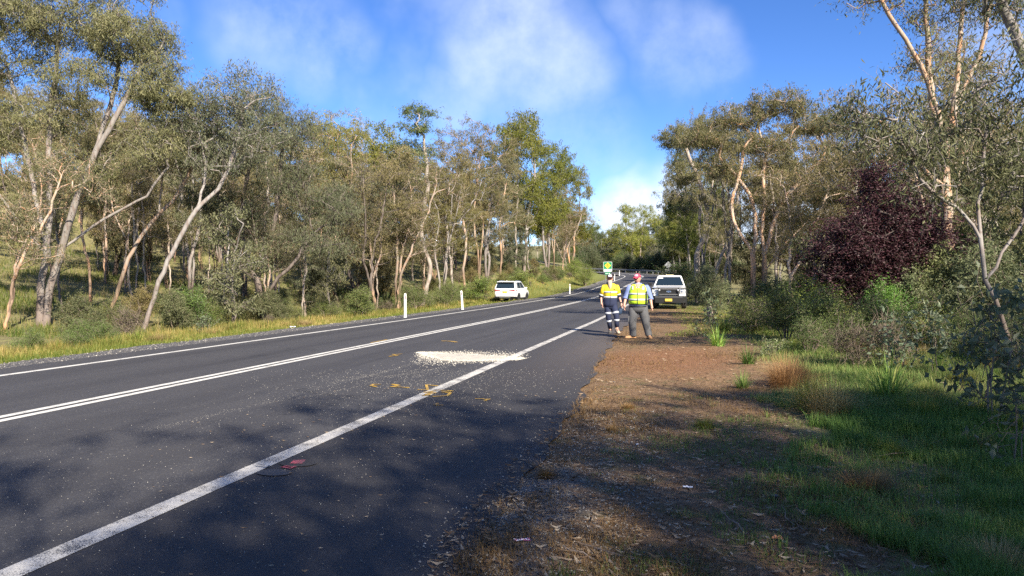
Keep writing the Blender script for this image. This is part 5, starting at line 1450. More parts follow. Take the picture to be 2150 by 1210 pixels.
def rrect(w, h, r, cx, cz):
    return [(cx + sx * (w / 2 - r) + r * math.cos(a), cz + sz_ * (h / 2 - r) + r * math.sin(a)) for sx, sz_, a0 in ((1, 1, 0), (-1, 1, 90), (-1, -1, 180), (1, -1, 270)) for a in (math.radians(a0), math.radians(a0 + 45), math.radians(a0 + 90))]


MB().prism(rrect(1.20, 1.38, .09, 0, zt - .69), .0, .012).build('border', M_SWHT, sg)
pn = MB().prism(rrect(1.13, 1.31, .07, 0, zt - .69), -.006, .0).build('sign_panel', M_SGRN, sg)
cz = zt - .52
MB().prism([(0, cz + .43), (.43, cz), (0, cz - .43), (-.43, cz)], -.012, -.007).build('diamond', M_SYEL, pn)
b = MB()
for a_, c_ in (((-.10, .22), (-.04, .06)), ((-.04, .06), (.06, .02)), ((.06, .02), (.0, -.12)), ((0, -.12), (.12, -.22))):
    t_ = Vector((c_[0] - a_[0], c_[1] - a_[1])).normalized(); n_ = Vector((-t_.y, t_.x)) * .05
    b.prism([(a_[0] + n_.x, cz + a_[1] + n_.y), (c_[0] + n_.x, cz + c_[1] + n_.y), (c_[0] - n_.x, cz + c_[1] - n_.y), (a_[0] - n_.x, cz + a_[1] - n_.y)], -.017 - .001 * len(b.f) / 6, -.013)
b.prism([(-.17, cz + .16), (-.10, cz + .30), (-.02, cz + .18)], -.0225, -.013)
b.build('symbol', M_SBLK, pn)
pl = MB().prism(rrect(1.02, .30, .03, 0, zt - 1.17), -.012, -.007).build('plate', M_SWHT, pn)
for i, (a_, c_) in enumerate(((-.40, -.22), (-.18, -.02), (.05, .20), (.24, .40))):
    MB().box(a_, c_, -.016, -.013, zt - 1.21, zt - 1.12).build('lettering', M_SRED if i != 2 else M_SGRN, pl)
lo = MB().prism(rrect(.78, .34, .04, 0, zt - 1.62), -.006, .006).build('arrow_plate', M_SGRN, sg)
MB().prism([(.14, zt - 1.65), (.24, zt - 1.65), (.24, zt - 1.70), (.34, zt - 1.62), (.24, zt - 1.54), (.24, zt - 1.59), (.14, zt - 1.59)], -.012, -.007).build('arrow', M_SWHT, lo)
for a_, c_ in ((-.30, -.20), (-.17, -.07), (-.04, .06)):
    MB().box(a_, c_, -.011, -.007, zt - 1.66, zt - 1.58).build('lettering', M_SWHT, lo)

# back of a diamond warning sign
x, y = P(1403, 84); g = float(ground(x, y))
ds = empty('warning_sign', (x, y, g), math.radians(2), 'grey back of a diamond warning sign and its square plate behind the white ute', 'sign')
zc = EYE + 31 * 84 / 1550 - g
MB().tube([(0, 0, 0), (0, 0, zc + .35)], .032, 10).build('post', M_GALV, ds)
MB().prism([(0, zc + .43), (.43, zc), (0, zc - .43), (-.43, zc)], .034, .042).build('diamond_panel', M_SBACK, ds)
MB().prism(rrect(.66, .56, .04, 0, zc - .72), .034, .042).build('square_plate', M_SBACK, ds)
# weathered marker stump in the grass right of the ute
x, y = P(1490, 31)
b = MB(); b.tube([(0, 0, -.1), (.01, 0, .25), (0, .01, .42), (0, .01, .47)], [.14, .13, .115, .06], 9)
tag(b.build('stump', M_BARKP, loc=(x, y, float(ground(x, y))), smooth=True), 'short weathered grey stump in the grass right of the ute', 'stump')

# ------------------------------------------------------------------ vehicles
M_CARW = pbr('white_car_paint', (.78, .78, .77), .25, var=.02, coat=.6)
M_BLKP = pbr('black_plastic_trim', (.012, .012, .013), .6, spec=.3)
M_BAR = pbr('dark_bullbar_steel', (.018, .019, .02), .55)
M_GLS, t, o_ = mat('tinted_glass')
t.links.new(nd(t, 'BsdfPrincipled', None, {'Base Color': (.012, .022, .034, 1), 'Roughness': .05, 'Specular IOR Level': .35}).outputs[0], o_.inputs[0])
M_TYRE = pbr('tyre_rubber', (.022, .021, .020), .85)
M_RIM = pbr('alloy_rim', (.55, .55, .56), .35, .7)
M_LAMP = pbr('clear_lamp', (.50, .51, .52), .2, .2, 1.0)
M_TAIL = pbr('tail_lamp', (.28, .03, .04), .2, spec=.8)
M_PLATE = pbr('yellow_plate', (.72, .52, .08), .5)
M_CHROME = pbr('bright_metal', (.65, .66, .68), .2, .9)
M_MUD = pbr('dusty_paint', (.30, .28, .26), .7, var=.3, scale=20)


def loft_body(stations):
    """stations: (y, [(halfwidth, z) bottom to top]); closed shell symmetric in x"""
    b = MB(); R = []
    for y, pr in stations:
        R.append([(w, y, z) for w, z in pr] + [(-w, y, z) for w, z in reversed(pr)])
    return b.rings(R)


def wheel(parent, x, y, r, w, rim=M_RIM, spokes=5, side=1):
    e = MB(); n = 28
    pr = [(-.5, .62), (-.5, .90), (-.40, .985), (-.2, 1.0), (.2, 1.0), (.40, .985), (.5, .90), (.5, .62)]
    R = [[(x + w * a, y + r * q * math.cos(2 * math.pi * j / n), r + r * q * math.sin(2 * math.pi * j / n)) for j in range(n)] for a, q in pr]
    e.rings(R)
    o = e.build('wheel', M_TYRE, parent, smooth=False)
    b = MB(); xs = x + side * w * .40
    b.rings([[(xs - side * .03, y + r * q * math.cos(2 * math.pi * j / n), r + r * q * math.sin(2 * math.pi * j / n)) for j in range(n)] for q in (.66, .60)] + [[(xs - side * .07, y + r * .58 * math.cos(2 * math.pi * j / n), r + r * .58 * math.sin(2 * math.pi * j / n)) for j in range(n)]])
    for k in range(spokes):
        a = 2 * math.pi * k / spokes + .3; c_, s_ = math.cos(a), math.sin(a); px_, pz_ = -s_, c_
        q0, q1, h0, h1 = .10 * r, .64 * r, .10 * r, .06 * r
        V = [(xs + side * dx, y + c_ * q + px_ * hh, r + s_ * q + pz_ * hh) for dx in (-.02, .02) for q, hh in ((q0, h0), (q1, h1), (q1, -h1), (q0, -h0))]
        b.add(V, [(0, 1, 2, 3), (4, 5, 6, 7), (0, 1, 5, 4), (1, 2, 6, 5), (2, 3, 7, 6), (3, 0, 4, 7)])
    b.rings([[(xs + side * dx, y + r * .15 * math.cos(2 * math.pi * j / 12), r + r * .15 * math.sin(2 * math.pi * j / 12)) for j in range(12)] for dx in (-.02, .03)])
    b.build('rim', rim, o)
    return o


def arch(parent, x, y, r, side, m=M_BLKP, z=None, wdt=.07):
    """dark wheel opening with its lip, standing just proud of the body side"""
    z = z or r; b = MB(); n = 16
    P0 = []; P1 = []
    for j in range(n + 1):
        a = math.radians(-8 + 196 * j / n)
        P0.append((y + (r * 1.06) * math.cos(a), z + (r * 1.06) * math.sin(a))); P1.append((y + (r * 1.06 + wdt) * math.cos(a), z + (r * 1.06 + wdt) * math.sin(a)))
    V = [(x, a, c_) for a, c_ in P0] + [(x, a, c_) for a, c_ in P1] + [(x - side * .05, a, c_) for a, c_ in P0] + [(x - side * .05, a, c_) for a, c_ in P1]; m_ = n + 1
    F = [(j, j + 1, m_ + j + 1, m_ + j) for j in range(n)] + [(m_ + j, m_ + j + 1, 3 * m_ + j + 1, 3 * m_ + j) for j in range(n)] + [(j, j + 1, 2 * m_ + j + 1, 2 * m_ + j) for j in range(n)]
    b.add(V, F)
    b.build('wheel_arch', m, parent)


def quadpatch(name, pts, m, parent, th=.006, inset=0.0):
    """thin pane on four corners, thickness along its own normal"""
    p = [Vector(q) for q in pts]; c = sum(p, Vector()) / len(p)
    if inset: p = [q + (c - q).normalized() * inset for q in p]
    n = (p[1] - p[0]).cross(p[-1] - p[0]).normalized() * th; k = len(p)
    b = MB().add([q + n for q in p] + [q - n * .5 for q in p], [tuple(range(k)), tuple(range(2 * k - 1, k - 1, -1))] + [(i, i + k, (i + 1) % k + k, (i + 1) % k) for i in range(k)])
    return b.build(name, m, parent)


def plate_text(parent, txt, loc, size, back=False):
    cu = bpy.data.curves.new('plate_text', 'FONT'); cu.body = txt; cu.size = size; cu.align_x = 'CENTER'; cu.align_y = 'CENTER'; cu.extrude = .0015; cu.materials.append(M_SBLK)
    o = bpy.data.objects.new('plate_text', cu); CT.objects.link(o); o.parent = parent; o.location = loc; o.rotation_euler = (math.pi / 2, 0, 0)
    dg = bpy.context.evaluated_depsgraph_get(); me = bpy.data.meshes.new_from_object(o.evaluated_get(dg))
    bpy.data.objects.remove(o); o = link('lettering', me, parent, loc); o.rotation_euler = (math.pi / 2, 0, 0)
    return o


# --- white ute, front towards the viewer (front at local -y)
x, y = P(1404, 40.2)
ute = empty('parked_ute', (x, y, float(ground(x, y)) + .01), math.radians(.5), 'white utility truck with a black bullbar and yellow plate parked on the brown verge', 'ute')
pr = lambda w, zb, zs, zt_: [(w * .82, zb), (w * .97, zb + .04), (w, zb + .22), (w * 1.0, (zb + zs) / 2 + .1), (w * .985, zs), (w * .93, zt_ - .03), (w * .80, zt_)]
bd = loft_body([(.04, pr(.80, .50, .90, 1.07)), (.14, pr(.88, .46, .95, 1.13)), (.45, pr(.925, .44, 1.02, 1.19)), (1.0, pr(.93, .44, 1.08, 1.24)), (1.55, pr(.93, .44, 1.12, 1.27)), (1.75, pr(.93, .45, 1.13, 1.28)), (3.3, pr(.93, .45, 1.13, 1.28)), (3.45, pr(.93, .5, 1.14, 1.29)), (5.2, pr(.93, .55, 1.14, 1.29)), (5.3, pr(.88, .6, 1.1, 1.25))])
bd.build('body', M_CARW, ute, smooth=False)
# cab
A_ = dict(y0=1.50, y1=3.30, z0=1.15, w0=.86); B_ = dict(y0=2.20, y1=3.10, z1=1.80, w1=.66)
cab = MB(); base = lambda w, y0, y1, z: [(-w, y0, z), (w, y0, z), (w, y1, z), (-w, y1, z)]
cab.rings([base(.86, 1.50, 3.32, 1.25), base(.665, 2.14, 3.14, 1.785), base(.63, 2.22, 3.08, 1.825), base(.55, 2.32, 3.0, 1.845)]).build('cab', M_CARW, ute)
gl = [Vector((-.86, 1.50, 1.25)), Vector((.86, 1.50, 1.25)), Vector((.665, 2.14, 1.785)), Vector((-.665, 2.14, 1.785))]
quadpatch('windscreen', gl, M_GLS, ute, .006, .085)
for sx in (-1, 1):
    quadpatch('side_window', [(sx * .845, 1.72, 1.30), (sx * .845, 3.0, 1.30), (sx * .715, 2.95, 1.70), (sx * .715, 2.24, 1.70)][::sx], M_GLS, ute, .006)
    mr = MB().tube([(sx * .90, 1.72, 1.31), (sx * 1.02, 1.70, 1.33)], .02, 6).build('mirror', M_BLKP, ute)
    MB().box(sx * 1.0 - .02 if sx > 0 else -1.20, 1.20 if sx > 0 else -.98, 1.64, 1.72, 1.25, 1.43).build('housing', M_BLKP, mr, bevel=.02)
    hl = MB().add([(sx * a, b_, c_) for b_, dd in ((.0, 0), (.10, 1)) for a, c_ in ((.60, 1.05), (.60, .86), (.87, .88), (.90, 1.07))], [(0, 1, 2, 3), (4, 5, 6, 7), (0, 1, 5, 4), (1, 2, 6, 5), (2, 3, 7, 6), (3, 0, 4, 7)]).build('headlight', M_LAMP, ute)
    MB().ell((sx * .70, -.01, .96), (.06, .02, .05), 10, 6).build('lens', M_CHROME, hl)
    MB().ell((sx * .50, -.135, 1.03), (.055, .03, .055), 10, 6).build('spotlight', M_LAMP, ute)
    wheel(ute, sx * .80, .92, .39, .26, M_GALV, 6, sx); wheel(ute, sx * .80, 4.15, .39, .26, M_GALV, 6, sx)
    arch(ute, sx * .945, .92, .39, sx, M_BLKP); arch(ute, sx * .945, 4.15, .39, sx, M_BLKP)
    MB().box(min(sx * .78, sx * .96), max(sx * .78, sx * .96), 1.24, 1.28, .18, .48).build('mud_flap', M_BLKP, ute)
gr_ = MB().box(-.56, .56, -.03, .10, .74, 1.09).build('grille', M_BLKP, ute, bevel=.01)
for z in (.82, .90, .98): MB().box(-.50, .50, -.045, -.033, z - .012, z + .012).build('slat', M_BAR, gr_)
lg = MB(); lg.rings([[(.13 * math.cos(a), yy, .95 + .052 * math.sin(a)) for a in np.arange(0, 6.28, .35)] for yy in (-.062, -.046)]).build('oval_badge', M_CHROME, gr_)
MB().rings([[(.112 * math.cos(a), yy, .95 + .038 * math.sin(a)) for a in np.arange(0, 6.28, .35)] for yy in (-.067, -.063)]).build('inner_oval', pbr('badge_blue', (.05, .08, .16), .3), gr_)
bb = empty('bullbar', (0, 0, 0)); bb.parent = ute
MB().rings([[(-.94, .30, .34), (-.70, -.12, .34), (.70, -.12, .34), (.94, .30, .34), (.94, .32, .34), (-.94, .32, .34)], [(-.97, .30, .62), (-.74, -.17, .62), (.74, -.17, .62), (.97, .30, .62), (.97, .32, .62), (-.97, .32, .62)], [(-.96, .30, .72), (-.72, -.13, .72), (.72, -.13, .72), (.96, .30, .72), (.96, .32, .72), (-.96, .32, .72)]]).build('bumper', M_BAR, bb)
MB().tube([(-.95, .25, .74), (-.95, .18, 1.04), (-.88, .02, 1.12), (-.58, -.10, 1.14), (.58, -.10, 1.14), (.88, .02, 1.12), (.95, .18, 1.04), (.95, .25, .74)], .038, 8).build('top_tube', M_BAR, bb)
for sx in (-1, 1): MB().box(sx * .53 - .035, sx * .53 + .035, -.15, -.08, .62, 1.17).build('upright', M_BAR, bb, bevel=.01)
MB().tube([(-.52, -.11, .80), (.52, -.11, .80)], .018, 6).build('cross_tube', M_GALV, bb)
np_ = MB().box(-.186, .186, -.195, -.18, .43, .565).build('number_plate', M_PLATE, ute)
plate_text(np_, 'CL 30 ZE', (0, -.197, .4975), .085)
MB().box(-.35, .35, .2, .9, .28, .46).build('sump_guard', M_BLKP, ute)
MB().box(-.22, .22, 2.45, 2.62, 1.85, 1.885).build('roof_beacon', pbr('amber_beacon', (.70, .62, .35), .3), ute, bevel=.01)
MB().tube([(-.62, -.10, 1.05), (-.63, -.10, 1.9)], .008, 5).build('aerial', M_SBLK, ute)
quadpatch('sticker', [(-.62, 1.98, 1.66), (-.36, 1.98, 1.66), (-.36, 2.02, 1.70), (-.62, 2.02, 1.70)], M_SWHT, ute, .02)
st_ = MB().tube([(-.42 + .15 * math.cos(a), 2.05, 1.30 + .13 * math.sin(a)) for a in np.arange(0, 6.5, .5)], .012, 5)
st_.build('steering_wheel', M_SBLK, ute)
MB().add([(-.84, 3.46, 1.29), (.84, 3.46, 1.29), (.84, 5.16, 1.29), (-.84, 5.16, 1.29), (-.80, 3.5, 1.36), (.80, 3.5, 1.36), (.80, 5.1, 1.34), (-.80, 5.1, 1.34)], [(0, 1, 5, 4), (1, 2, 6, 5), (2, 3, 7, 6), (3, 0, 4, 7), (4, 5, 6, 7)]).build('tray_cover', M_BLKP, ute)

# --- white SUV, rear towards the viewer (rear at local -y)
x, y = P(1060, 58.5)
suv = empty('parked_suv', (x, y, float(ground(x, y)) + .0), math.radians(-1.0), 'white sport utility car with dark rear window and yellow plate parked on the left verge', 'car')
pr = lambda w, zb, zs, zt_: [(w * .84, zb), (w * .95, zb + .06), (w * .99, zb + .30), (w * 1.0, zs - .18), (w * .975, zs), (w * .92, zt_)]
loft_body([(.02, pr(.78, .44, .92, 1.05)), (.10, pr(.88, .38, .95, 1.10)), (.35, pr(.925, .34, .98, 1.12)), (1.0, pr(.93, .32, .99, 1.12)), (2.4, pr(.93, .32, .97, 1.09)), (3.4, pr(.93, .32, .95, 1.06)), (3.9, pr(.92, .33, .90, 1.01)), (4.45, pr(.88, .36, .80, .92)), (4.66, pr(.78, .42, .72, .82))]).build('body', M_CARW, suv)
gb = lambda w, y0, y1, z: [(-w, y0, z), (w, y0, z), (w * .97, y1, z), (-w * .97, y1, z)]
MB().rings([gb(.86, .10, 3.42, 1.07), gb(.83, .18, 3.15, 1.25), gb(.72, .38, 2.55, 1.62), gb(.68, .42, 2.42, 1.675), gb(.56, .55, 2.3, 1.71)]).build('roof_and_pillars', M_CARW, suv)
q = lambda w0, w1: [(-w0, .13, 1.13), (w0, .13, 1.13), (w0 - .01, .17, 1.25), (w1, .355, 1.60), (-w1, .355, 1.60), (-w0 + .01, .17, 1.25)]
b = MB(); pts = [(-.74, .108, 1.14), (.74, .108, 1.14), (.755, .155, 1.25), (.67, .345, 1.59), (-.67, .345, 1.59), (-.755, .155, 1.25)]
b.add([(a, c_ - .012, z) for a, c_, z in pts] + [(a, c_ + .05, z) for a, c_, z in pts], [tuple(range(6)), tuple(range(11, 5, -1))] + [(i, i + 6, (i + 1) % 6 + 6, (i + 1) % 6) for i in range(6)])
b.build('rear_window', M_GLS, suv)
MB().add([(-.70, .34, 1.615), (.70, .34, 1.615), (.70, .10, 1.64), (-.70, .10, 1.64), (-.68, .40, 1.68), (.68, .40, 1.68), (.68, .12, 1.67), (-.68, .12, 1.67)], [(0, 1, 2, 3), (4, 5, 6, 7), (3, 2, 6, 7), (0, 3, 7, 4), (1, 2, 6, 5), (0, 1, 5, 4)]).build('spoiler', M_CARW, suv)
for sx in (-1, 1):
    for k, (y0, y1, yt0, yt1) in enumerate(((.95, 1.75, 1.0, 1.72), (1.83, 2.98, 1.80, 2.38))):
        quadpatch('side_window', [(sx * .853, y0, 1.14), (sx * .848, y1, 1.14), (sx * .728, yt1, 1.60), (sx * .735, yt0, 1.60)][::-sx], M_GLS, suv, .008)
    quadpatch('side_window', [(sx * .853, .62, 1.18), (sx * .853, .88, 1.14), (sx * .735, .92, 1.60), (sx * .75, .80, 1.54)][::-sx], M_GLS, suv, .008)
    tl_ = MB().add([(sx * a, b_, c_) for b_ in (.005, .12) for a, c_ in ((.34, .975), (.36, .93), (.80, .92), (.84, 1.03), (.70, 1.03))], [(0, 1, 2, 3, 4), (5, 6, 7, 8, 9), (0, 1, 6, 5), (1, 2, 7, 6), (2, 3, 8, 7), (3, 4, 9, 8), (4, 0, 5, 9)])
    tl_.build('tail_light', M_TAIL, suv)
    quadpatch('tail_light', [(sx * .925, .12, .95), (sx * .935, .48, .99), (sx * .925, .48, 1.02), (sx * .91, .10, 1.03)][::-sx], M_TAIL, suv, .012)
    mr = MB().ell((sx * 1.0, 2.95, 1.14), (.10, .06, .07), 10, 6).build('mirror', M_CARW, suv)
    for yy in (.88, 3.58):
        wheel(suv, sx * .82, yy, .355, .22, M_RIM, 7, sx)
        arch(suv, sx * .945, yy, .355, sx, M_BLKP, wdt=.05)
        b = MB()
        b.rings([[(xx, yy + .375 * math.cos(a), .355 + .375 * math.sin(a)) for a in np.arange(-.1, 3.3, .2)] for xx in ((sx * .70), (sx * .942))]).build('wheel_well', M_SBLK, suv)
    MB().box(sx * .90 - .045, sx * .90 + .045, 1.30, 3.15, .26, .36).build('sill', M_BLKP, suv)
    MB().tube([(sx * .66, .6, 1.70), (sx * .67, 1.0, 1.735), (sx * .66, 2.2, 1.71)], .014, 5).build('roof_rail', M_CHROME, suv)
    MB().box(sx * .66 - .12, sx * .66 + .12, -.012, .03, .60, .625).build('reflector', M_SRED, suv)
    for yy in (1.45, 2.5): MB().box(sx * .945 - .012, sx * .945 + .012, yy, yy + .16, .93, .955).build('door_handle', M_CARW, suv)
MB().rings([[(-.86, .08, .30), (.86, .08, .30), (.86, .5, .30), (-.86, .5, .30)], [(-.88, -.005, .36), (.88, -.005, .36), (.93, .5, .36), (-.93, .5, .36)], [(-.86, -.01, .50), (.86, -.01, .50), (.93, .5, .44), (-.93, .5, .44)]]).build('bumper', M_BLKP, suv)
MB().box(-.45, .45, -.02, .02, .36, .43).build('skid_plate', M_CHROME, suv)
np_ = MB().box(-.186, .186, -.018, .0, .76, .88).build('number_plate', M_PLATE, suv)
plate_text(np_, 'EB 71 HK', (0, -.020, .82), .08)
MB().box(-.40, .40, -.012, .02, .895, .915).build('trim_strip', M_CHROME, suv)
MB().prism([(0, 1.05), (.035, .995), (0, .94), (-.035, .995)], -.0, .02).build('badge', M_CHROME, suv)
MB().tube([(0, .62, 1.70), (0, .58, 1.78)], [.03, .008], 6).build('aerial_fin', M_CARW, suv)
MB().box(.40, .60, .0, .3, .20, .32).build('muffler', M_BLKP, suv)

# ------------------------------------------------------------------ the two men
M_SKIN = pbr('skin', (.50, .27, .19), .5, var=.08)
M_NAVY = pbr('navy_drill', (.014, .020, .052), .85, bump=.3, var=.25)
M_HIY = pbr('hi_vis_yellow', (.85, .62, .02), .7, bump=.2, var=.06)
M_HIL = pbr('hi_vis_lime', (.55, .85, .03), .7, bump=.2, var=.05)
M_TAPE = pbr('reflective_tape', (.50, .51, .53), .35, .1)
M_GREYT = pbr('grey_cargo_cloth', (.085, .085, .088), .9, bump=.4, var=.22)
M_BLUE = pbr('blue_chambray', (.17, .22, .42), .85, bump=.3, var=.15)
M_BEARD = pbr('grey_beard', (.42, .33, .26), .9, var=.25, scale=50)
M_DBEARD = pbr('dark_beard', (.07, .04, .03), .9, var=.3, scale=60)
M_CAPD = pbr('dark_maroon_cap', (.045, .014, .016), .7)
M_CAPR = pbr('pink_red_cap', (.50, .04, .08), .7)
M_SHADE = pbr('sunglasses_lens', (.01, .01, .012), .1, spec=.9)
M_TAN = pbr('tan_boot', (.48, .26, .12), .7, var=.2)
M_PALEB = pbr('pale_tan_boot', (.50, .38, .27), .7, var=.2)
M_SOLE = pbr('boot_sole', (.05, .04, .035), .8)
M_DGREYB = pbr('dark_grey_boot', (.08, .075, .07), .8)
YR = (0, 1, .001)


def skin_body(J, E, rad, root):
    names = list(J); me = bpy.data.meshes.new('person')
    me.from_pydata([J[n] for n in names], [(names.index(a), names.index(b)) for a, b in E], [])
    o = link('person_tmp', me)
    md = o.modifiers.new('skin', 'SKIN'); md.use_smooth_shade = True
    for i, n in enumerate(names):
        v = me.skin_vertices[0].data[i]; r_ = rad[n]; v.radius = r_ if isinstance(r_, tuple) else (r_, r_); v.use_root = (n == root)
    sb = o.modifiers.new('sub', 'SUBSURF'); sb.levels = 2; sb.render_levels = 2
    bpy.context.view_layer.update()
    dg = bpy.context.evaluated_depsgraph_get(); m2 = bpy.data.meshes.new_from_object(o.evaluated_get(dg))
    V = [tuple(v.co) for v in m2.vertices]; F = [tuple(p.vertices) for p in m2.polygons]
    bpy.data.objects.remove(o)
    return V, F


def hand(b, wrist, palm, side, curl=.6):
    """five bent fingers rooted in the palm; side = +1 when the thumb points to +x"""
    w, p = Vector(wrist), Vector(palm); d = (p - w).normalized(); ac = Vector((0, 1, 0)); s = Vector((1, 0, 0)) * side
    for k, L_ in enumerate((.070, .080, .076, .060)):
        o_ = p + ac * (-.030 + .020 * k) - d * .02
        m_ = o_ + d * (L_ * .55 + .02) - s * .004; e_ = m_ + (d * .75 + s * curl).normalized() * L_ * .5
        b.tube([o_, o_ + d * .02, m_, e_], [.010, .0105, .0095, .007], 6)
    t0 = w + d * .03 - ac * .025; t1 = t0 + (d * .6 - ac * .6 + s * .3).normalized() * .05; t2 = t1 + (d + s * .2).normalized() * .035
    b.tube([t0, t1, t2], [.014, .012, .008], 6)


def head(b, c, turn=0.0, r=(.086, .104, .124)):
    c = Vector(c); R = Matrix.Rotation(turn, 3, 'Z')
    n0 = len(b.v)
    b.ell((0, 0, 0), r, 18, 14)
    # jaw, nose, brow, ears, lips
    b.ell((0, -.030, -.062), (.056, .062, .058), 14, 8)
    b.rings([[(-.008, -.094, .030), (.008, -.094, .030), (.006, -.085, .032), (-.006, -.085, .032)], [(-.019, -.120, -.022), (.019, -.120, -.022), (.018, -.085, -.020), (-.018, -.085, -.020)], [(-.015, -.108, -.032), (.015, -.108, -.032), (.012, -.085, -.034), (-.012, -.085, -.034)]])
    b.ell((0, -.086, .030), (.052, .018, .012), 10, 6)
    b.ell((0, -.097, -.062), (.024, .010, .010), 10, 5)
    for sx in (-1, 1): b.ell((sx * .080, .005, -.005), (.012, .024, .034), 8, 6); b.ell((sx * .030, -.088, .014), (.013, .010, .008), 8, 5)
    for i in range(n0, len(b.v)): b.v[i] = tuple(R @ Vector(b.v[i]) + c)


def place_rot(b, n0, c, turn, tiltx=0.0):
    R = Matrix.Rotation(turn, 3, 'Z') @ Matrix.Rotation(tiltx, 3, 'X'); c = Vector(c)
    for i in range(n0, len(b.v)): b.v[i] = tuple(R @ Vector(b.v[i]) + c)


def cap(parent, c, turn, m, mfront, name='cap'):
    b = MB(); n = 18; R = []
    for z, r0, r1 in ((.035, .094, .113), (.055, .094, .112), (.095, .082, .098), (.120, .054, .066), (.130, .015, .02)):
        R.append([(r0 * math.cos(2 * math.pi * j / n), r1 * math.sin(2 * math.pi * j / n), z) for j in range(n)])
    b.rings(R); place_rot(b, 0, c, turn); o = b.build(name, m, parent, smooth=True)
    b = MB(); rows = []
    for k, y_ in enumerate((-.075, -.115, -.150, -.170)):
        w_ = (.080, .078, .064, .035)[k]; rows.append([(w_ * math.sin(a), y_ - .012 * math.cos(a), .048 - .018 * abs(math.sin(a)) - .012 * k) for a in np.linspace(-1.5, 1.5, 9)])
    V = [p for r_ in rows for p in r_] + [(p[0], p[1], p[2] + .006) for r_ in rows for p in r_]
    F = [(i * 9 + j, i * 9 + j + 1, (i + 1) * 9 + j + 1, (i + 1) * 9 + j) for i in range(3) for j in range(8)]
    b.add(V, F + [tuple(q + 36 for q in f) for f in F]); place_rot(b, 0, c, turn); b.build('brim', m, o)
    b = MB(); rows = [[(r0 * math.sin(a), -r1 * math.cos(a), z) for a in np.linspace(-.62, .62, 7)] for z, r0, r1 in ((.056, .098, .116), (.090, .087, .104), (.112, .070, .084))]
    b.add([p for r_ in rows for p in r_], [(i * 7 + j, i * 7 + j + 1, (i + 1) * 7 + j + 1, (i + 1) * 7 + j) for i in range(2) for j in range(6)])
    place_rot(b, 0, c, turn); b.build('front_panel', mfront, o)


def shades(parent, c, turn):
    b = MB()
    for sx in (-1, 1): b.ell((sx * .037, -.112, .006), (.035, .014, .027), 10, 6)
    b.box(-.012, .012, -.120, -.110, .014, .022)
    for sx in (-1, 1): b.tube([(sx * .064, -.095, .018), (sx * .084, -.03, .014), (sx * .086, .01, .008)], .004, 5)
    place_rot(b, 0, c, turn); b.build('sunglasses', M_SHADE, parent)


def boot(parent, ankle, toe_dir, m, L_=.29, heel=0.0, name='boot'):
    a = Vector(ankle); d = Vector((toe_dir[0], toe_dir[1], 0)).normalized(); s = Vector((-d.y, d.x, 0))
    b = MB(); R = []; S_ = []
    for f, w_, h_ in ((-.28, .030, .06), (-.22, .040, .10), (-.05, .043, .105), (.15, .046, .085), (.40, .052, .065), (.62, .050, .055), (.74, .030, .035)):
        lift = heel * max(0, (.45 - f)) * L_
        o_ = Vector((a.x, a.y, 0)) + d * (f * L_); z0 = (a.z if heel == 0 else a.z) + lift
        R.append([o_ + s * (w_ * math.cos(q)) + Vector((0, 0, z0 + .028 + max(0, math.sin(q)) * h_ + min(0, math.sin(q)) * .006)) for q in np.arange(0, 6.28, .5236)])
        S_.append([o_ + s * (w_ * 1.08 * math.cos(q)) + Vector((0, 0, z0 + .012 + math.sin(q) * .013)) for q in np.arange(0, 6.28, .7854)])
    b.rings(R); b.tube([Vector((a.x, a.y, a.z + .06 + .04 * heel)) - d * .02, Vector((a.x, a.y, a.z + .17 + .1 * heel)) - d * .03], [.052, .056], 12)
    o = b.build(name, m, parent, smooth=True)
    MB().rings(S_).build('sole', M_SOLE, o)


def limb(name, m, parent, pts, rads, n=14):
    b = MB(); b.tube(pts, rads, n, ref=YR); o = b.build(name, m, parent, smooth=True)
    return o


def person(px, d, label, J, E, rad, hands, headc, turn, hr=(.086, .104, .124)):
    x, y = P(px, d)
    V, F = skin_body(J, E, rad, 'pelvis')
    b = MB().add(V, F)
    for w_, p_, s_ in hands: hand(b, w_, p_, s_)
    head(b, headc, turn, hr)
    o = b.build('person', M_SKIN, loc=(x, y, .0), smooth=True)
    o.rotation_euler.z = YAW - math.atan((px - 1075) / 1550)
    tag(o, label, 'person', 'two men walking along the shoulder')
    return o


EDG = [('pelvis', 'belly'), ('belly', 'chest'), ('chest', 'neck'), ('neck', 'skull'), ('chest', 'shL'), ('shL', 'elL'), ('elL', 'wrL'), ('wrL', 'haL'), ('chest', 'shR'), ('shR', 'elR'), ('elR', 'wrR'), ('wrR', 'haR'),
       ('pelvis', 'hiL'), ('hiL', 'knL'), ('knL', 'anL'), ('anL', 'toL'), ('pelvis', 'hiR'), ('hiR', 'knR'), ('knR', 'anR'), ('anR', 'toR')]

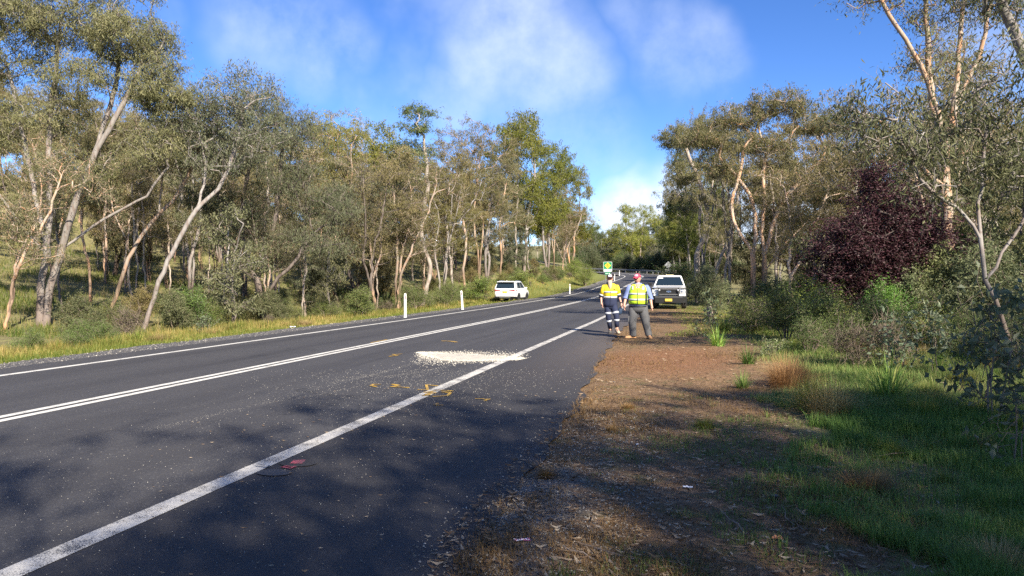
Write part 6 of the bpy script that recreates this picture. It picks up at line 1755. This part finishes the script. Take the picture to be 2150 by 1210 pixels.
# --- bearded man in yellow and navy work shirt
J = dict(pelvis=(-.02, 0, .90), belly=(-.02, 0, 1.08), chest=(-.02, 0, 1.32), neck=(-.03, 0, 1.50), skull=(-.035, -.01, 1.62),
         shL=(-.20, 0, 1.40), elL=(-.30, .02, 1.11), wrL=(-.285, -.08, .90), haL=(-.265, -.11, .83), shR=(.165, 0, 1.40), elR=(.235, .03, 1.13), wrR=(.30, -.02, .91), haR=(.315, -.05, .83),
         hiL=(-.10, 0, .86), knL=(-.075, -.04, .48), anL=(-.025, .05, .10), toL=(-.03, -.10, .04), hiR=(.07, 0, .86), knR=(.165, -.12, .50), anR=(.17, -.10, .15), toR=(.23, -.24, .07))
rad = dict(pelvis=(.14, .10), belly=(.14, .10), chest=(.15, .11), neck=.052, skull=.07, shL=.062, elL=.042, wrL=.027, haL=(.022, .036), shR=.062, elR=.042, wrR=.027, haR=(.022, .036),
           hiL=.085, knL=.055, anL=.036, toL=.03, hiR=.085, knR=.055, anR=.036, toR=.03)
HC = (-.035, -.02, 1.645)
pm_ = person(1283, 22.1, 'bearded man in a yellow and navy work shirt walking along the shoulder', J, EDG, rad, [(J['wrL'], J['haL'], 1), (J['wrR'], J['haR'], -1)], HC, .05)
prof = [(.80, .215, .135), (.90, .205, .135), (1.06, .195, .135), (1.20, .205, .14), (1.32, .225, .14), (1.42, .215, .12), (1.475, .13, .085), (1.52, .072, .07)]
W_ = lambda z, k=0: (float(np.interp(z, [p[0] for p in prof], [p[1] for p in prof])) + k, float(np.interp(z, [p[0] for p in prof], [p[2] for p in prof])) + k)
sh = limb('shirt', M_HIY, pm_, [(-.02, 0, z) for z in (1.06, 1.2, 1.32, 1.42, 1.475, 1.52)], [W_(z) for z in (1.06, 1.2, 1.32, 1.42, 1.475, 1.52)], 20)
limb('navy_shirt_tail', M_NAVY, sh, [(-.02, 0, z) for z in (.80, .9, 1.0, 1.062)], [W_(z, .002) for z in (.80, .9, 1.0, 1.062)], 20)
for z in (1.085, 1.235): limb('reflective_band', M_TAPE, sh, [(-.02, 0, z - .027), (-.02, 0, z + .027)], [W_(z - .027, .007), W_(z + .027, .007)], 20)
limb('collar', M_NAVY, sh, [(-.025, .0, 1.485), (-.03, .005, 1.54)], [(.115, .09), (.085, .080)], 16)
MB().box(-.025, -.015, -.150, -.128, .82, 1.30).build('button_placket', M_NAVY, sh)
MB().box(.07, .135, -.148, -.130, 1.325, 1.345).build('pocket_logo', M_NAVY, sh)
for a_, b_, c_, s_ in (('shL', 'elL', 'wrL', -1), ('shR', 'elR', 'wrR', 1)):
    A_, B_, C_ = Vector(J[a_]), Vector(J[b_]), Vector(J[c_])
    A2 = A_ + Vector((-s_ * .045, 0, .012)); K1 = A_.lerp(B_, .80); K2 = A_.lerp(B_, .93); K3 = B_.lerp(C_, .22)
    sl_ = limb('sleeve', M_HIY, sh, [A2, A_, A_.lerp(B_, .16), A_.lerp(B_, .4), K1], [.045, .072, .079, .074, .068])
    limb('sleeve_band', M_TAPE, sl_, [K1, K2], [.073, .072]); limb('cuff', M_NAVY, sl_, [K2, B_, K3], [.069, .066, .060])
tr = limb('trousers', M_NAVY, pm_, [(-.015, 0, z) for z in (.74, .80, .88, .95)], [(.165, .115), (.185, .125), (.185, .125), (.175, .115)], 18)
for s_, h_, k_, a_ in (('L', 'hiL', 'knL', 'anL'), ('R', 'hiR', 'knR', 'anR')):
    H_, K_, A_ = Vector(J[h_]), Vector(J[k_]), Vector(J[a_]) + Vector((0, 0, .06))
    lg_ = limb('trouser_leg', M_NAVY, tr, [H_ + Vector((0, 0, .02)), H_.lerp(K_, .5), K_, K_.lerp(A_, .5), A_], [.108, .100, .080, .072, .066])
    for f0, P0, P1, r_ in ((.68, H_, K_, .098), (.32, K_, A_, .082)):
        c_ = P0.lerp(P1, f0); t_ = (P1 - P0).normalized() * .028
        limb('leg_band', M_TAPE, lg_, [c_ - t_, c_ + t_], [r_, r_ * .985])
boot(pm_, (J['anL'][0], J['anL'][1], 0), (-.05, -1), M_DGREYB); boot(pm_, (J['anR'][0], J['anR'][1] - .0, .0), (.35, -1), M_PALEB, heel=.45)
cap(pm_, HC, .05, M_CAPD, M_SWHT); shades(pm_, HC, .05)
b = MB(); b.rings([[(w_ * math.cos(q), -.075 + dy * math.sin(q) + off, z) for q in np.arange(0, 6.28, .4)] for z, w_, dy, off in ((-.058, .060, .045, 0), (-.09, .072, .055, 0), (-.13, .066, .050, -.01), (-.20, .058, .04, -.025), (-.27, .042, .03, -.03), (-.335, .015, .012, -.03))])
place_rot(b, 0, HC, .05); b.build('beard', M_BEARD, pm_, smooth=True)
b = MB(); b.tube([Vector(J['wrR']) + Vector((-.006, 0, .03)), Vector(J['wrR']) + Vector((.0, 0, -.002))], .035, 10, ref=YR); b.build('wristwatch', M_SBLK, pm_)
# what he carries in his left hand: a thing of its own
o_ = MB(); o_.rings([[(.26 + w_ * math.cos(q) + o2, -.02 + dd * math.sin(q), z) for q in np.arange(0, 6.28, .45)] for z, w_, dd, o2 in ((.80, .02, .02, .035), (.76, .05, .04, .02), (.68, .075, .05, 0), (.60, .07, .05, -.01), (.565, .04, .03, -.02))])
bg_ = o_.build('bag', pbr('dark_blue_bag', (.015, .035, .075), .7, bump=.3), smooth=True); bg_.matrix_world = Matrix.Translation(pm_.location) @ Matrix.Rotation(pm_.rotation_euler.z, 4, 'Z')
tag(bg_, 'small dark blue bag hanging from the hand of the bearded man', 'bag')

# --- heavier man in the lime vest
J = dict(pelvis=(0, 0, .90), belly=(-.01, -.02, 1.10), chest=(-.015, 0, 1.34), neck=(-.02, 0, 1.50), skull=(-.025, -.01, 1.61),
         shL=(-.22, 0, 1.40), elL=(-.335, .02, 1.12), wrL=(-.375, -.06, .92), haL=(-.37, -.10, .84), shR=(.215, 0, 1.40), elR=(.325, .03, 1.10), wrR=(.355, -.04, .91), haR=(.37, -.08, .83),
         hiL=(-.11, 0, .86), knL=(-.155, -.05, .48), anL=(-.14, .0, .10), toL=(-.26, -.06, .04), hiR=(.11, 0, .86), knR=(.19, .0, .50), anR=(.28, .06, .11), toR=(.33, -.08, .04))
rad = dict(pelvis=(.17, .14), belly=(.18, .17), chest=(.18, .15), neck=.062, skull=.075, shL=.07, elL=.050, wrL=.031, haL=(.025, .040), shR=.07, elR=.050, wrR=.031, haR=(.025, .040),
           hiL=.10, knL=.065, anL=.04, toL=.034, hiR=.10, knR=.065, anR=.04, toR=.034)
HC = (-.025, -.02, 1.64); TN = .38
pv = person(1340, 20.0, 'heavy-set man in a lime safety vest, blue shirt and pink-red cap', J, EDG, rad, [(J['wrL'], J['haL'], 1), (J['wrR'], J['haR'], -1)], HC, -TN, (.092, .106, .124))
prof = [(.88, .225, .175), (.95, .235, .20), (1.08, .238, .215), (1.20, .235, .205), (1.32, .232, .175), (1.41, .215, .14), (1.47, .14, .10), (1.52, .085, .08)]
W_ = lambda z, k=0: (float(np.interp(z, [p[0] for p in prof], [p[1] for p in prof])) + k, float(np.interp(z, [p[0] for p in prof], [p[2] for p in prof])) + k)
zs = (.87, .95, 1.08, 1.2, 1.32, 1.41, 1.47, 1.52)
sh = limb('shirt', M_BLUE, pv, [(-.005, -.015, z) for z in zs], [W_(z) for z in zs], 20)
for a_, b_, c_, s_ in (('shL', 'elL', 'wrL', -1), ('shR', 'elR', 'wrR', 1)):
    A_, B_, C_ = Vector(J[a_]), Vector(J[b_]), Vector(J[c_])
    sl_ = limb('sleeve', M_BLUE, sh, [A_ + Vector((-s_ * .07, 0, .015)), A_, A_.lerp(B_, .16), A_.lerp(B_, .45), B_, B_.lerp(C_, .12)], [.050, .082, .092, .088, .076, .072])
    limb('rolled_cuff', M_BLUE, sl_, [B_.lerp(C_, .02), B_.lerp(C_, .20)], [.080, .078])
# vest: open at the neck, wrapping the torso
b = MB(); n = 28; zv = [.945, 1.02, 1.10, 1.20, 1.30, 1.38, 1.44, 1.485]; R = []
for i, z in enumerate(zv):
    a_, c_ = W_(z, .014)
    k_ = 1.0
    R.append([(-.005 + a_ * k_ * math.cos(2 * math.pi * j / n), -.018 + c_ * math.sin(2 * math.pi * j / n), z) for j in range(n)])
V = [p for r_ in R for p in r_]; F = []
for i in range(len(R) - 1):
    for j in range(n):
        th = (j + .5) / n * 360
        if zv[i] >= 1.37 and abs(th - 270) < (12 if zv[i] < 1.40 else 28 if zv[i] < 1.45 else 44): continue
        F.append((i * n + j, i * n + (j + 1) % n, (i + 1) * n + (j + 1) % n, (i + 1) * n + j))
vest = b.add(V, F).build('safety_vest', M_HIL, pv, smooth=True)
md = vest.modifiers.new('cloth', 'SOLIDIFY'); md.thickness = .005
limb('hem', M_SBLK, vest, [(-.005, -.018, .935), (-.005, -.018, .955)], [W_(.945, .020), W_(.955, .020)], 28)
for z in (1.07, 1.225): limb('reflective_band', M_TAPE, vest, [(-.005, -.018, z - .024), (-.005, -.018, z + .024)], [W_(z - .024, .019), W_(z + .024, .019)], 28)


def frontstrip(name, x0, x1, z0, z1, m, par, off=.026):
    b = MB(); V = []; zz = np.linspace(z0, z1, 7)
    for z in zz:
        a_, c_ = W_(z, off)
        for x_ in (x0, x1): V.append((x_, -.018 - c_ * math.sqrt(max(0, 1 - (x_ / (a_ + .02)) ** 2)), z))
    V2 = [(p[0], p[1] + .006, p[2]) for p in V]; k = len(V)
    b.add(V + V2, [(2 * i, 2 * i + 1, 2 * i + 3, 2 * i + 2) for i in range(6)] + [(k + 2 * i, k + 2 * i + 1, k + 2 * i + 3, k + 2 * i + 2) for i in range(6)] + [(2 * i, 2 * i + 2, k + 2 * i + 2, k + 2 * i) for i in range(6)] + [(2 * i + 1, 2 * i + 3, k + 2 * i + 3, k + 2 * i + 1) for i in range(6)])
    return b.build(name, m, par)


frontstrip('zip', -.028, -.012, .945, 1.37, M_SBLK, vest)
frontstrip('shoulder_band', -.165, -.125, 1.34, 1.44, M_TAPE, vest, .022); frontstrip('shoulder_band', .115, .155, 1.34, 1.44, M_TAPE, vest, .022)
frontstrip('name_tag', .05, .13, 1.355, 1.378, M_SBLK, vest, .030)
frontstrip('side_panel', .195, .235, .96, 1.30, M_SBLK, vest, .022)
b = MB(); vv = [(.0, 1.375), (-.030, 1.42), (-.055, 1.47), (-.050, 1.50), (.045, 1.50), (.050, 1.47), (.030, 1.42)]
b.add([(x_, -.018 - W_(z, .012)[1] * math.sqrt(max(0, 1 - (x_ / (W_(z)[0] + .02)) ** 2)) - .002, z) for x_, z in vv] + [(x_, -.018 - W_(z, .012)[1] * .8, z) for x_, z in vv], [tuple(range(7)), tuple(range(13, 6, -1))] + [(i, i + 7, (i + 1) % 7 + 7, (i + 1) % 7) for i in range(7)])
b.build('open_collar', M_SKIN, pv)
limb('belt', M_SBLK, pv, [(0, -.012, .875), (0, -.012, .905)], [(.238, .185), (.238, .187)], 20)
tr = limb('trousers', M_GREYT, pv, [(0, 0, z) for z in (.72, .80, .87, .90)], [(.215, .145), (.242, .175), (.24, .182), (.235, .18)], 20)
for h_, k_, a_ in (('hiL', 'knL', 'anL'), ('hiR', 'knR', 'anR')):
    H_, K_, A_ = Vector(J[h_]), Vector(J[k_]), Vector(J[a_])
    lg_ = limb('trouser_leg', M_GREYT, tr, [H_ + Vector((0, 0, .03)), H_.lerp(K_, .5), K_, K_.lerp(A_, .5), A_ + Vector((0, 0, .01)), A_ + Vector((0, -.005, -.03))], [.138, .130, .110, .098, .092, .088])
    sgn = 1 if h_ == 'hiR' else -1; c_ = H_.lerp(K_, .8)
    MB().box(c_.x + sgn * .10 - .03, c_.x + sgn * .10 + .03, c_.y - .07, c_.y + .07, c_.z - .09, c_.z + .07).build('cargo_pocket', M_GREYT, lg_, bevel=.012)
boot(pv, (J['anL'][0], J['anL'][1], 0), (-1, -.45), M_TAN, .31); boot(pv, (J['anR'][0], J['anR'][1], 0), (.25, -1), M_TAN, .31)
cap(pv, HC, -TN, M_CAPR, pbr('cap_panel_pink', (.75, .35, .42), .7)); shades(pv, HC, -TN)
b = MB(); b.ell((0, -.075, -.085), (.036, .038, .036), 12, 7); b.tube([(-.03, -.102, -.045), (0, -.110, -.038), (.03, -.102, -.045)], .009, 6); place_rot(b, 0, HC, -TN); b.build('goatee', M_DBEARD, pv, smooth=True)
